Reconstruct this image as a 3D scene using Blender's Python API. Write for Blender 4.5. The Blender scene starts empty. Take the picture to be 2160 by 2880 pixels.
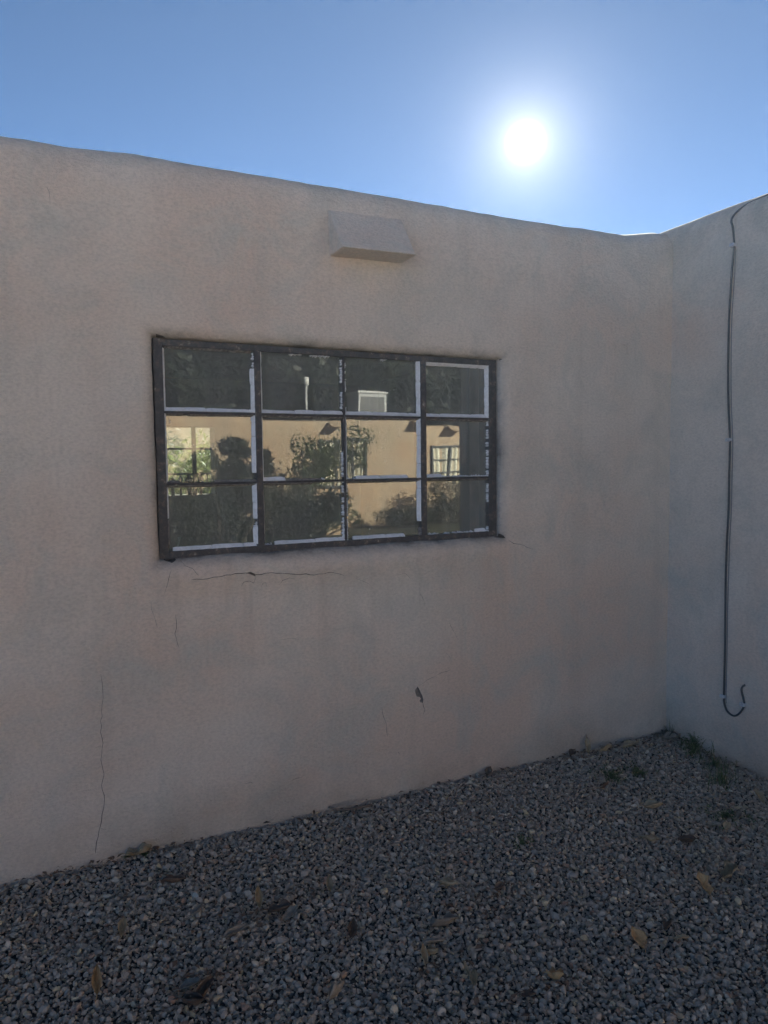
import bpy, bmesh, math, random
import numpy as np
from mathutils import Vector, Matrix, noise

random.seed(7)
rng = np.random.default_rng(11)
S = bpy.context.scene
COL = S.collection

# ------------------------------------------------------------------ camera
F = 2000.0                       # focal length in photo pixels
CAMH, CAMD = 1.6, 2.974
XR = Vector((5110 - 1080, -(1257 - 1440), -F)).normalized()
UR = -Vector((1435 - 1080, -(31000 - 1440), -F)).normalized()
UR = (UR - XR * UR.dot(XR)).normalized()
YR = UR.cross(XR)
ROT = Matrix((XR, YR, UR))       # camera -> world
cd = bpy.data.cameras.new('camera')
cam = bpy.data.objects.new('camera', cd)
COL.objects.link(cam)
cam.matrix_world = Matrix.Translation((0, -CAMD, CAMH)) @ ROT.to_4x4()
cd.sensor_fit = 'VERTICAL'
cd.sensor_height = 36
cd.lens = F / 2880 * 36
cd.clip_start = 0.05
cd.clip_end = 2000
S.camera = cam

# ------------------------------------------------------------------ light
SUN_DIR = (ROT @ Vector((1478 - 1080, 1440 - 400, -F))).normalized()
SUN_EL = math.asin(SUN_DIR.z)
SUN_AZ = math.atan2(SUN_DIR.x, SUN_DIR.y)
W = bpy.data.worlds.new('World')
S.world = W
W.use_nodes = True
wn, wl = W.node_tree.nodes, W.node_tree.links
wn.clear()
wo = wn.new('ShaderNodeOutputWorld')
bg = wn.new('ShaderNodeBackground')
sky = wn.new('ShaderNodeTexSky')
sky.sky_type = 'NISHITA'
sky.sun_disc = False
sky.sun_elevation = SUN_EL
sky.sun_rotation = SUN_AZ
sky.altitude = 1600
sky.air_density = 0.23
sky.dust_density = 0.0
sky.ozone_density = 2.6
SKY_STRENGTH = 0.05
WIDE = 0.55
bg.inputs[1].default_value = SKY_STRENGTH
# the sun's own disc and the bright air round it, a function of the angle to the sun
tc = wn.new('ShaderNodeTexCoord')
nrm = wn.new('ShaderNodeVectorMath'); nrm.operation = 'NORMALIZE'
dot = wn.new('ShaderNodeVectorMath'); dot.operation = 'DOT_PRODUCT'
dot.inputs[1].default_value = SUN_DIR
wl.new(tc.outputs['Generated'], nrm.inputs[0]); wl.new(nrm.outputs[0], dot.inputs[0])
def wmath(op, a, b=None):
    n = wn.new('ShaderNodeMath'); n.operation = op
    for i, v in enumerate((a, b)):
        if v is None: continue
        if isinstance(v, (int, float)): n.inputs[i].default_value = v
        else: wl.new(v, n.inputs[i])
    return n.outputs[0]
ang = wmath('MULTIPLY', wmath('ARCCOSINE', wmath('MINIMUM', dot.outputs['Value'], 1.0)), 57.29578)
core = wmath('MULTIPLY', wmath('EXPONENT', wmath('MULTIPLY', wmath('POWER', wmath('DIVIDE', ang, 0.6), 2.0), -1.0)), 90.0)
halo = wmath('MULTIPLY', wmath('EXPONENT', wmath('DIVIDE', ang, -2.0)), 3.6)
wide = wmath('MULTIPLY', wmath('EXPONENT', wmath('DIVIDE', ang, -7.0)), WIDE)
tot = wmath('ADD', wmath('ADD', core, halo), wide)
tint = wn.new('ShaderNodeVectorMath'); tint.operation = 'SCALE'
tint.inputs[0].default_value = (1.0, 0.97, 0.9)
wl.new(tot, tint.inputs['Scale'])
add = wn.new('ShaderNodeVectorMath'); add.operation = 'ADD'
wb = wn.new('ShaderNodeVectorMath'); wb.operation = 'MULTIPLY'
wb.inputs[1].default_value = (0.80, 1.0, 0.96)          # desert sky, a touch more cyan
wl.new(sky.outputs[0], wb.inputs[0]); wl.new(wb.outputs[0], add.inputs[0]); wl.new(tint.outputs[0], add.inputs[1])
wl.new(add.outputs[0], bg.inputs[0]); wl.new(bg.outputs[0], wo.inputs[0])

sl = bpy.data.lights.new('sun', 'SUN')
sl.energy = 5.0
sl.angle = math.radians(0.53)
sl.color = (1.0, 0.93, 0.82)
sun = bpy.data.objects.new('sun', sl)
COL.objects.link(sun)
sun.rotation_euler = (-SUN_DIR).to_track_quat('-Z', 'Y').to_euler()
sun.location = (10, 12, 12)

S.view_settings.view_transform = 'Standard'
S.view_settings.look = 'None'
S.view_settings.gamma = 1
S.view_settings.use_curve_mapping = False
S.view_settings.exposure = 2.68
S.render.engine = 'CYCLES'
S.cycles.max_bounces = 8
S.cycles.diffuse_bounces = 4
S.cycles.transparent_max_bounces = 16
S.cycles.volume_bounces = 0

# ------------------------------------------------------------------ helpers
def ray(px, py):
    return ROT @ Vector((px - 1080, 1440 - py, -F)) / F
def on_wall(px, py, Y=0.0):          # photo pixel -> point of the plane y = Y
    v = ray(px, py); t = (Y + CAMD) / v.y
    return Vector((v.x * t, Y, CAMH + v.z * t))
XC = 3.343                           # face of the side wing
def on_side(px, py, X=XC):
    v = ray(px, py); t = X / v.x
    return Vector((X, v.y * t - CAMD, CAMH + v.z * t))
def gz(x, y):                        # height of the ground sheet
    return (0.018 - 0.0115 * max(-2, min(x, 4)) + 0.05 * max(-1.0, min(0, y))
            + 0.010 * noise.noise(Vector((x * 1.1, y * 1.1, 3.3))) - 0.012)
def on_ground(px, py, lift=0.0):
    v = ray(px, py); t = CAMH / -v.z
    for _ in range(6):
        x, y = v.x * t, v.y * t - CAMD
        t = (CAMH - gz(x, y) - lift) / -v.z
    return Vector((v.x * t, v.y * t - CAMD, gz(v.x * t, v.y * t - CAMD) + lift))

def tag(o, label=None, cat=None, group=None, kind=None):
    if label: o['label'] = label
    if cat: o['category'] = cat
    if group: o['group'] = group
    if kind: o['kind'] = kind
    return o
def empty(name, loc, label, cat, group=None):
    o = bpy.data.objects.new(name, None)
    o.location = loc
    o.empty_display_size = 0.1
    COL.objects.link(o)
    return tag(o, label, cat, group)
def mesh_obj(name, verts, faces, mat, parent=None, smooth=False, mats=None):
    me = bpy.data.meshes.new(name)
    me.from_pydata([tuple(v) for v in verts], [], faces)
    me.update()
    o = bpy.data.objects.new(name, me)
    for m in (mats or [mat]): me.materials.append(m)
    if smooth: me.shade_smooth()
    COL.objects.link(o)
    if parent:
        o.parent = parent
        o.matrix_parent_inverse = parent_world(parent).inverted()
    return o
def parent_world(p):
    m = Matrix.LocRotScale(p.location, p.rotation_euler, p.scale)
    if p.parent: m = parent_world(p.parent) @ p.matrix_parent_inverse @ m
    return m
class MB:
    def __init__(self): self.v, self.f = [], []
    def box(self, a, b, jit=0):
        n = len(self.v)
        for z in (a[2], b[2]):
            for x, y in ((a[0], a[1]), (b[0], a[1]), (b[0], b[1]), (a[0], b[1])):
                self.v.append(Vector((x, y, z)) + Vector((random.uniform(-jit, jit), random.uniform(-jit, jit), random.uniform(-jit, jit))))
        for q in ((0, 3, 2, 1), (4, 5, 6, 7), (0, 1, 5, 4), (1, 2, 6, 5), (2, 3, 7, 6), (3, 0, 4, 7)):
            self.f.append(tuple(n + i for i in q))
        return self
    def tube(self, pts, r, seg=8, ry=None):
        pts = [Vector(p) for p in pts]; n0 = len(self.v)
        up = Vector((0.31, 0.2, 0.93)).normalized()
        for i, p in enumerate(pts):
            d = (pts[min(i + 1, len(pts) - 1)] - pts[max(i - 1, 0)])
            d = d.normalized() if d.length > 1e-9 else Vector((0, 0, 1))
            a = d.cross(up)
            if a.length < 0.1: a = d.cross(Vector((1, 0, 0)))
            a.normalize(); b = d.cross(a)
            rr = r[i] if isinstance(r, (list, tuple)) else r
            for k in range(seg):
                t = 2 * math.pi * k / seg
                self.v.append(p + a * math.cos(t) * rr + b * math.sin(t) * rr)
        for i in range(len(pts) - 1):
            for k in range(seg):
                q = n0 + i * seg
                self.f.append((q + k, q + (k + 1) % seg, q + seg + (k + 1) % seg, q + seg + k))
        self.f.append(tuple(n0 + k for k in reversed(range(seg))))
        q = n0 + (len(pts) - 1) * seg
        self.f.append(tuple(q + k for k in range(seg)))
        return self
    def build(self, name, mat, parent=None, smooth=False, bevel=0):
        o = mesh_obj(name, self.v, self.f, mat, parent, smooth)
        if bevel:
            bm = bmesh.new(); bm.from_mesh(o.data)
            bmesh.ops.bevel(bm, geom=list(bm.edges), offset=bevel, segments=2, affect='EDGES', profile=0.5)
            bm.to_mesh(o.data); bm.free()
        return o
def spline(pts, n=6):
    pts = [Vector(p) for p in pts]; out = []
    for i in range(len(pts) - 1):
        p0 = pts[max(i - 1, 0)]; p1 = pts[i]; p2 = pts[i + 1]; p3 = pts[min(i + 2, len(pts) - 1)]
        for k in range(n):
            t = k / n
            out.append(0.5 * ((2 * p1) + (p2 - p0) * t + (2 * p0 - 5 * p1 + 4 * p2 - p3) * t * t + (-p0 + 3 * p1 - 3 * p2 + p3) * t ** 3))
    out.append(pts[-1])
    return out

# ------------------------------------------------------------------ materials
class NT:
    def __init__(self, name):
        self.m = bpy.data.materials.new(name); self.m.use_nodes = True
        self.t = self.m.node_tree; self.n = self.t.nodes; self.l = self.t.links
        self.b = self.n['Principled BSDF']; self.out = self.n['Material Output']
        self.co = self.n.new('ShaderNodeTexCoord').outputs['Object']
    def noise(self, scale, detail=4, rough=0.55, vec=None, dist=0):
        n = self.n.new('ShaderNodeTexNoise')
        n.inputs['Scale'].default_value = scale; n.inputs['Detail'].default_value = detail
        n.inputs['Roughness'].default_value = rough; n.inputs['Distortion'].default_value = dist
        self.l.new(vec or self.co, n.inputs['Vector']); return n.outputs['Fac']
    def vor(self, scale, vec=None, feature='F1', out='Distance'):
        n = self.n.new('ShaderNodeTexVoronoi'); n.feature = feature
        n.inputs['Scale'].default_value = scale
        self.l.new(vec or self.co, n.inputs['Vector']); return n.outputs[out]
    def map(self, scale, vec=None, rot=(0, 0, 0)):
        n = self.n.new('ShaderNodeMapping'); n.inputs['Scale'].default_value = scale
        n.inputs['Rotation'].default_value = rot
        self.l.new(vec or self.co, n.inputs['Vector']); return n.outputs[0]
    def ramp(self, fac, stops):
        n = self.n.new('ShaderNodeValToRGB'); e = n.color_ramp.elements
        e[0].position, e[0].color = stops[0][0], (*stops[0][1], 1)
        e[1].position, e[1].color = stops[-1][0], (*stops[-1][1], 1)
        for p, c in stops[1:-1]:
            x = e.new(p); x.color = (*c, 1)
        self.l.new(fac, n.inputs[0]); return n.outputs[0]
    def mix(self, fac, a, b, mode='MIX'):
        n = self.n.new('ShaderNodeMix'); n.data_type = 'RGBA'; n.blend_type = mode
        for i, v in ((0, fac), (6, a), (7, b)):
            if isinstance(v, (int, float)): n.inputs[i].default_value = v
            elif isinstance(v, tuple): n.inputs[i].default_value = (*v, 1)
            else: self.l.new(v, n.inputs[i])
        return n.outputs[2]
    def math(self, op, a, b=None, clamp=False):
        n = self.n.new('ShaderNodeMath'); n.operation = op; n.use_clamp = clamp
        for i, v in enumerate((a, b)):
            if v is None: continue
            if isinstance(v, (int, float)): n.inputs[i].default_value = v
            else: self.l.new(v, n.inputs[i])
        return n.outputs[0]
    def bump(self, h, strength, dist, prev=None):
        n = self.n.new('ShaderNodeBump'); n.inputs['Strength'].default_value = strength
        n.inputs['Distance'].default_value = dist
        self.l.new(h, n.inputs['Height'])
        if prev: self.l.new(prev, n.inputs['Normal'])
        return n.outputs[0]
    def set(self, color=None, rough=0.8, normal=None, metal=0, spec=None):
        if color is not None:
            if isinstance(color, tuple): self.b.inputs['Base Color'].default_value = (*color, 1)
            else: self.l.new(color, self.b.inputs['Base Color'])
        if isinstance(rough, (int, float)): self.b.inputs['Roughness'].default_value = rough
        else: self.l.new(rough, self.b.inputs['Roughness'])
        self.b.inputs['Metallic'].default_value = metal
        if spec is not None: self.b.inputs['Specular IOR Level'].default_value = spec
        if normal is not None: self.l.new(normal, self.b.inputs['Normal'])
        return self.m

def stucco(name, base, grain=1.0, window=False):
    t = NT(name)
    big = t.noise(0.8, 4, 0.6)
    med = t.noise(3.5, 5, 0.62, dist=0.8)
    c1 = tuple(base)
    c2 = (base[0] * 1.0, base[1] * 0.90, base[2] * 0.85)
    c3 = (base[0] * 0.84, base[1] * 0.88, base[2] * 0.89)
    W1 = (1, 1, 1); B0 = (0, 0, 0)
    col = t.mix(t.ramp(big, [(0.40, B0), (0.60, W1)]), c1, c2)
    col = t.mix(t.ramp(med, [(0.45, B0), (0.72, W1)]), col, c3)
    dirt = (base[0] * 0.60, base[1] * 0.565, base[2] * 0.53)
    streak = t.noise(1.0, 5, 0.62, vec=t.map((7.0, 7.0, 0.45)))
    col = t.mix(t.ramp(streak, [(0.52, B0), (0.82, (0.22,) * 3)]), col, dirt)
    sep = t.n.new('ShaderNodeSeparateXYZ'); t.l.new(t.co, sep.inputs[0])
    X, Z = sep.outputs['X'], sep.outputs['Z']
    # splashed dirt above the gravel, uneven along the wall
    low = t.math('MULTIPLY_ADD', Z, -2.6); low.node.inputs[2].default_value = 0.72
    low = t.math('MULTIPLY', t.math('MAXIMUM', low, 0.0), t.ramp(t.noise(3.4, 6, 0.7), [(0.32, (0.12,) * 3), (0.66, W1)]), clamp=True)
    col = t.mix(low, col, (base[0] * 0.56, base[1] * 0.49, base[2] * 0.42))
    # blotched weathering band under the parapet
    hi = t.math('MULTIPLY_ADD', Z, 3.2); hi.node.inputs[2].default_value = -8.5
    hi = t.math('MULTIPLY', t.math('MAXIMUM', hi, 0.0), t.ramp(t.noise(4.5, 6, 0.7, vec=t.map((1, 1, 0.5))), [(0.40, B0), (0.70, (0.8,) * 3)]), clamp=True)
    col = t.mix(hi, col, dirt)
    if window:
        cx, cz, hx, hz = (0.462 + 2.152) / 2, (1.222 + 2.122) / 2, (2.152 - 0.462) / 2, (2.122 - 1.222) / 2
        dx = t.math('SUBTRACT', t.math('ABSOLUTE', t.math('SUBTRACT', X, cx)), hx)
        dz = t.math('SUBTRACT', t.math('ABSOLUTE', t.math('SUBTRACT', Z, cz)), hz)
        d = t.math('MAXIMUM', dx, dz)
        edge_dark = t.math('SUBTRACT', 1.0, t.math('DIVIDE', t.math('MAXIMUM', d, 0.0), 0.055), clamp=True)  # darkens the colour unevenly towards the edge of the opening
        edge_dark = t.math('MULTIPLY', t.math('POWER', edge_dark, 1.6), t.ramp(t.noise(9, 5, 0.7), [(0.30, (0.25,) * 3), (0.62, W1)]))
        edge_dark = t.math('MULTIPLY', edge_dark, t.ramp(t.noise(2.3, 4, 0.6), [(0.38, (0.15,) * 3), (0.62, W1)]))
        col = t.mix(edge_dark, col, (0.13, 0.12, 0.115))
        # runs below the sill
        below = t.math('MULTIPLY', t.math('LESS_THAN', Z, 1.235), t.math('LESS_THAN', dx, 0.03))
        fade = t.math('MULTIPLY_ADD', Z, 1.5); fade.node.inputs[2].default_value = -0.80; fade.node.use_clamp = True
        runs = t.ramp(t.noise(1.0, 5, 0.6, vec=t.map((16, 16, 0.7))), [(0.50, B0), (0.76, (0.42,) * 3)])
        col = t.mix(t.math('MULTIPLY', t.math('MULTIPLY', below, fade), runs), col, dirt)
    # sand float finish: fine grain whose strength wanders over the wall
    ridg = t.noise(95 * grain, 4, 0.65, vec=t.map((0.7, 0.7, 1.15)), dist=0.25)
    coarse = t.noise(38 * grain, 3, 0.6, vec=t.map((0.75, 0.75, 1.1)), dist=0.4)
    fine = t.noise(260 * grain, 2, 0.7)
    amt = t.ramp(t.noise(1.6, 4, 0.6), [(0.32, (0.35,) * 3), (0.66, W1)])
    h = t.math('ADD', t.math('MULTIPLY', ridg, t.math('MULTIPLY', amt, 1.1)), t.math('MULTIPLY', fine, 0.5))
    h = t.math('ADD', h, t.math('MULTIPLY', t.math('MULTIPLY', coarse, amt), 0.9))
    nb = t.bump(h, 1.0, 0.0085)
    nb = t.bump(t.noise(3.2, 3, 0.5, vec=t.map((0.6, 0.6, 1.2), rot=(0, 0.5, 0)), dist=0.6), 0.6, 0.03, nb)
    pits = t.ramp(ridg, [(0.33, (0.84,) * 3), (0.6, W1)])
    col = t.mix(1.0, col, pits, 'MULTIPLY')
    return t.set(col, 0.93, nb, spec=0.2)

M = {}
M['stucco'] = stucco('stucco', (0.77, 0.685, 0.585))
M['stucco_front'] = stucco('stucco_front', (0.77, 0.685, 0.585), window=True)
M['stucco_far'] = stucco('stucco_far', (0.56, 0.43, 0.295))
t = NT('crack_inside'); M['crack'] = t.set(t.ramp(t.noise(60), [(0.3, (0.05, 0.043, 0.037)), (0.7, (0.12, 0.10, 0.085))]), 0.95)
t = NT('scratch_coat'); M['scratch'] = t.set(t.ramp(t.noise(90, 5), [(0.3, (0.17, 0.15, 0.13)), (0.7, (0.27, 0.24, 0.21))]), 0.95, t.bump(t.noise(200), 0.6, 0.003))
t = NT('dark_steel')
rs = t.noise(38, 6, 0.7)
col = t.ramp(rs, [(0.32, (0.024, 0.025, 0.030)), (0.52, (0.045, 0.047, 0.054)), (0.62, (0.10, 0.08, 0.065)), (0.72, (0.30, 0.29, 0.28))])
M['steel'] = t.set(col, 0.55, t.bump(rs, 0.5, 0.001))
t = NT('white_putty')
pt = t.noise(55, 6, 0.75); stain = t.noise(9, 4, 0.6)
col = t.ramp(pt, [(0.26, (0.10, 0.09, 0.08)), (0.36, (0.66, 0.66, 0.65)), (0.6, (0.80, 0.80, 0.80))])
col = t.mix(t.ramp(stain, [(0.5, (0, 0, 0)), (0.8, (0.5, 0.5, 0.5))]), col, (0.45, 0.43, 0.40))
M['putty'] = t.set(col, 0.8, t.bump(pt, 0.7, 0.0015))
t = NT('grey_putty')
pt = t.noise(80, 6, 0.75)
M['putty_grey'] = t.set(t.ramp(pt, [(0.35, (0.07, 0.065, 0.06)), (0.5, (0.20, 0.18, 0.165)), (0.68, (0.42, 0.39, 0.36))]), 0.85, t.bump(pt, 0.7, 0.0015))
def glass(name, seed):
    t = NT(name)
    t.n.remove(t.b)
    fres = t.n.new('ShaderNodeFresnel'); fres.inputs['IOR'].default_value = 1.68
    tr = t.n.new('ShaderNodeBsdfTransparent'); tr.inputs[0].default_value = (0.86, 0.90, 0.88, 1)
    gl = t.n.new('ShaderNodeBsdfGlossy'); gl.inputs['Roughness'].default_value = 0.0
    gl.inputs['Color'].default_value = (0.97, 1, 0.98, 1)
    wv = t.noise(2.6, 2, 0.5, vec=t.map((1, 1, 0.8)))
    nb = t.bump(wv, 0.3, 0.0024)
    t.l.new(nb, gl.inputs['Normal'])
    mx = t.n.new('ShaderNodeMixShader')
    t.l.new(fres.outputs[0], mx.inputs[0]); t.l.new(tr.outputs[0], mx.inputs[1]); t.l.new(gl.outputs[0], mx.inputs[2])
    # dust film made denser as a pale veil of light, with runs and paint specks
    df = t.n.new('ShaderNodeBsdfDiffuse'); df.inputs[0].default_value = (0.50, 0.50, 0.48, 1)
    dust_veil = t.math('MULTIPLY', t.ramp(t.noise(3.0, 6, 0.7, vec=t.map((3.0, 3.0, 0.7))), [(0.34, (0.09, 0.09, 0.09)), (0.76, (0.24, 0.24, 0.24))]), 1.0)
    sp = t.ramp(t.noise(75, 2, 0.5), [(0.755, (0, 0, 0)), (0.79, (0.7, 0.7, 0.7))])
    dust_veil = t.math('ADD', dust_veil, sp, clamp=True)
    m2 = t.n.new('ShaderNodeMixShader')
    t.l.new(dust_veil, m2.inputs[0]); t.l.new(mx.outputs[0], m2.inputs[1]); t.l.new(df.outputs[0], m2.inputs[2])
    t.l.new(m2.outputs[0], t.out.inputs[0])
    return t.m
M['glass'] = glass('window_glass', 0)
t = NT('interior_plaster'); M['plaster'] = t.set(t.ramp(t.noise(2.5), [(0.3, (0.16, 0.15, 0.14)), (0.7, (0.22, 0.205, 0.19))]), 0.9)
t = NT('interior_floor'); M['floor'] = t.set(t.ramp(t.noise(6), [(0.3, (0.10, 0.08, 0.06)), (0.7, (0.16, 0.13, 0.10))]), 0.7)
t = NT('black_rubber'); M['rubber'] = t.set(t.ramp(t.noise(20), [(0.3, (0.035, 0.038, 0.042)), (0.7, (0.085, 0.09, 0.092))]), 0.5)
t = NT('grey_wire'); M['wire'] = t.set((0.22, 0.21, 0.21), 0.6)
t = NT('clip_metal'); M['clip'] = t.set(t.ramp(t.noise(80), [(0.3, (0.45, 0.45, 0.46)), (0.7, (0.75, 0.75, 0.76))]), 0.4, metal=0.3)
t = NT('white_paint'); M['white'] = t.set(t.ramp(t.noise(14), [(0.3, (0.62, 0.61, 0.58)), (0.7, (0.80, 0.79, 0.76))]), 0.55)
t = NT('galvanised'); M['galv'] = t.set(t.ramp(t.noise(14), [(0.3, (0.45, 0.45, 0.44)), (0.7, (0.62, 0.62, 0.60))]), 0.45)
t = NT('roof_felt'); M['roof'] = t.set(t.ramp(t.noise(5), [(0.3, (0.16, 0.16, 0.16)), (0.7, (0.24, 0.24, 0.23))]), 0.9)
t = NT('curtain'); M['curtain'] = t.set((0.70, 0.66, 0.52), 0.9)
t = NT('dark_frame'); M['dframe'] = t.set((0.03, 0.035, 0.035), 0.5)
t = NT('bottle_dark'); M['bottle'] = t.set((0.02, 0.025, 0.02), 0.25)
def leafmat(name, stops, trans=0.3, scale=3.0):
    t = NT(name)
    col = t.ramp(t.noise(scale, 5, 0.7), stops)
    t.set(col, 0.55)
    tl = t.n.new('ShaderNodeBsdfTranslucent'); t.l.new(col, tl.inputs[0])
    mx = t.n.new('ShaderNodeMixShader'); mx.inputs[0].default_value = trans
    t.l.new(t.b.outputs[0], mx.inputs[1]); t.l.new(tl.outputs[0], mx.inputs[2])
    t.l.new(mx.outputs[0], t.out.inputs[0])
    return t.m
M['leaf_dark'] = leafmat('leaf_dark', [(0.3, (0.014, 0.021, 0.012)), (0.7, (0.034, 0.046, 0.022))], 0.1)
M['leaf_mid'] = leafmat('leaf_mid', [(0.3, (0.04, 0.065, 0.022)), (0.7, (0.12, 0.15, 0.05))], 0.3)
M['leaf_bright'] = leafmat('leaf_bright', [(0.3, (0.12, 0.16, 0.05)), (0.7, (0.42, 0.44, 0.18))], 0.55, 9)
M['weed'] = leafmat('weed_green', [(0.3, (0.09, 0.12, 0.05)), (0.7, (0.19, 0.22, 0.09))], 0.25, 30)
t = NT('bark'); M['bark'] = t.set(t.ramp(t.noise(12, 5, vec=t.map((3, 3, 0.5))), [(0.3, (0.05, 0.038, 0.028)), (0.7, (0.15, 0.12, 0.09))]), 0.9)
def dry(name, a, b):
    t = NT(name)
    oi = t.n.new('ShaderNodeObjectInfo')
    col = t.mix(t.ramp(t.noise(55, 5, 0.7), [(0.3, (0, 0, 0)), (0.7, (1, 1, 1))]), a, b)
    v = t.n.new('ShaderNodeHueSaturation'); t.l.new(col, v.inputs['Color'])
    t.l.new(t.math('MULTIPLY_ADD', oi.outputs['Random'], 0.5), v.inputs['Value'])
    v.inputs['Value'].links[0].from_node.inputs[2].default_value = 0.72
    return t.set(v.outputs[0], 0.7, t.bump(t.noise(140, 3), 0.4, 0.001))
M['dry_tan'] = dry('dry_leaf_tan', (0.28, 0.20, 0.115), (0.46, 0.34, 0.20))
M['dry_orange'] = dry('dry_leaf_orange', (0.36, 0.20, 0.09), (0.58, 0.37, 0.17))
M['dry_brown'] = dry('dry_leaf_brown', (0.085, 0.052, 0.034), (0.19, 0.12, 0.078))
M['dry_grey'] = dry('dry_leaf_grey', (0.20, 0.165, 0.125), (0.35, 0.29, 0.22))
t = NT('dry_straw'); M['straw'] = t.set((0.34, 0.28, 0.20), 0.8)
t = NT('twig_bark'); M['twig'] = t.set((0.16, 0.12, 0.09), 0.85)

# gravel stones: every stone has its own tone
t = NT('gravel_stone')
oi = t.n.new('ShaderNodeObjectInfo')
stone_col = t.ramp(oi.outputs['Random'], [
    (0.0, (0.207, 0.172, 0.138)), (0.12, (0.332, 0.270, 0.215)), (0.24, (0.456, 0.355, 0.273)), (0.36, (0.276, 0.239, 0.192)),
    (0.48, (0.401, 0.349, 0.277)), (0.58, (0.553, 0.436, 0.330)), (0.67, (0.346, 0.255, 0.184)), (0.75, (0.553, 0.483, 0.375)), (0.83, (0.470, 0.320, 0.205)),
    (0.89, (0.305, 0.140, 0.076)), (0.925, (0.801, 0.662, 0.501)), (0.96, (0.636, 0.476, 0.259)), (1.0, (0.221, 0.180, 0.125))])
sn = t.noise(120, 5, 0.7)
stone_col = t.mix(t.ramp(sn, [(0.35, (0, 0, 0)), (0.75, (0.5, 0.5, 0.5))]), stone_col, (0.55, 0.50, 0.42))
M['stone'] = t.set(stone_col, 0.62, t.bump(t.noise(260, 4, 0.7), 0.5, 0.001), spec=0.45)
t = NT('ground_dirt')
gcol = t.ramp(t.noise(60, 6, 0.75), [(0.3, (0.06, 0.05, 0.04)), (0.6, (0.12, 0.10, 0.085)), (0.8, (0.19, 0.17, 0.15))])
far_bounce = t.ramp(t.noise(2.2, 5, 0.6), [(0.3, (0.38, 0.345, 0.30)), (0.7, (0.50, 0.46, 0.41))])  # unseen ground kept pale to bounce sunlight onto the window wall
sp = t.n.new('ShaderNodeSeparateXYZ'); t.l.new(t.co, sp.inputs[0])
fk = t.math('MULTIPLY_ADD', sp.outputs['Y'], -0.9); fk.node.inputs[2].default_value = -4.0; fk.node.use_clamp = True
M['dirt'] = t.set(t.mix(fk, gcol, far_bounce), 0.95, t.bump(t.noise(90, 4), 0.8, 0.01))
t = NT('lawn'); M['lawn'] = t.set(t.ramp(t.noise(5, 6, 0.7), [(0.3, (0.03, 0.035, 0.016)), (0.7, (0.07, 0.065, 0.035))]), 0.9, t.bump(t.noise(60), 1.0, 0.03))

# ------------------------------------------------------------------ ground
xs = sorted(set([-300, -120, -50, -25, -14, -9] + [round(-6 + 0.1 * i, 3) for i in range(120)] + [6, 9, 14, 25, 50, 120, 300]))
ys = sorted(set([-300, -120, -60, -40, -30, -22, -17, -12, -8] + [round(-5 + 0.1 * i, 3) for i in range(56)] + [0.6, 2, 5, 9, 14, 25, 60, 150, 300]))
gv = [(x, y, gz(x, y)) for y in ys for x in xs]
gf = [(j * len(xs) + i, j * len(xs) + i + 1, (j + 1) * len(xs) + i + 1, (j + 1) * len(xs) + i) for j in range(len(ys) - 1) for i in range(len(xs) - 1)]
tag(mesh_obj('ground', gv, gf, M['dirt'], smooth=True), 'gravel yard ground under the loose stones beside the stucco building', 'ground', kind='structure')

# ------------------------------------------------------------------ the stucco building
BLD = empty('stucco_building', (1.2, 0.15, 0), 'pinkish beige stucco building with rounded parapet, wing wall and weathered steel window', 'building')
TH = 0.30
WX0, WX1, WZ0, WZ1 = 0.462, 2.152, 1.222, 2.122      # window opening in the wall
def top_h(x):
    P = [(-7, 2.79), (-2, 2.825), (-0.6, 2.837), (-0.05, 2.845), (0.2, 2.847), (0.34, 2.853), (0.42, 2.861), (0.52, 2.861), (0.66, 2.860), (0.85, 2.862), (1.36, 2.868), (2.35, 2.868), (2.8, 2.882), (3.04, 2.884), (3.13, 2.893), (3.22, 2.912), (3.30, 2.926), (3.37, 2.932), (3.7, 2.94)]
    for (a, ha), (b, hb) in zip(P, P[1:]):
        if x <= b:
            k = (x - a) / (b - a);             h = ha + (hb - ha) * k; break
    else: h = P[-1][1]
    return h + 0.004 * noise.noise(Vector((x * 9, 0, 0))) + 0.0035 * noise.noise(Vector((x * 31, 5, 0)))
def opening_dist(x, z):
    dx = max(WX0 - x, 0, x - WX1); dz = max(WZ0 - z, 0, z - WZ1)
    return math.hypot(dx, dz)
def front_y(x, z):
    y = 0.006 * noise.noise(Vector((x * 1.3, z * 1.3, 7))) + 0.0035 * noise.noise(Vector((x * 4, z * 4, 1)))
    d = opening_dist(x, z)
    r = 0.052
    if d < r: y += 0.036 * (1 - math.sqrt(max(0, 1 - ((r - d) / r) ** 2)))
    # sloping sill bulge
    if WX0 - 0.08 < x < WX1 + 0.06 and z < WZ0 + 0.005:
        k = (WZ0 - z) / 0.095
        e = min(1, max(0, (x - WX0 + 0.08) / 0.12)) * min(1, max(0, (WX1 + 0.06 - x) / 0.5))
        if 0 <= k < 1: y -= 0.022 * e * math.sin(min(1, k * 1.15) * math.pi * 0.5)
        elif k < 1.6: y -= 0.022 * e * (1 - (k - 1) / 0.6) ** 2
    return y
OFF = [0, 0.004, 0.010, 0.018, 0.028, 0.040, 0.054, 0.075, 0.1]
def lines(lo, hi, step, edges):
    L = set()
    n = int(round((hi - lo) / step))
    base = [lo + (hi - lo) * i / n for i in range(n + 1)]
    keep = [v for v in base if all(not (e0 - 0.125 < v < e0 + 0.125) for e0, _ in edges)]
    for e0, s in edges:
        for o in OFF: L.add(round(e0 + s * o, 5))
        for o in (0.03, 0.07, 0.11): L.add(round(e0 - s * o, 5))
    return sorted(set(round(v, 5) for v in keep) | L)
gx = lines(-6.0, 3.64, 0.045, [(WX0, -1), (WX1, 1)])
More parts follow.
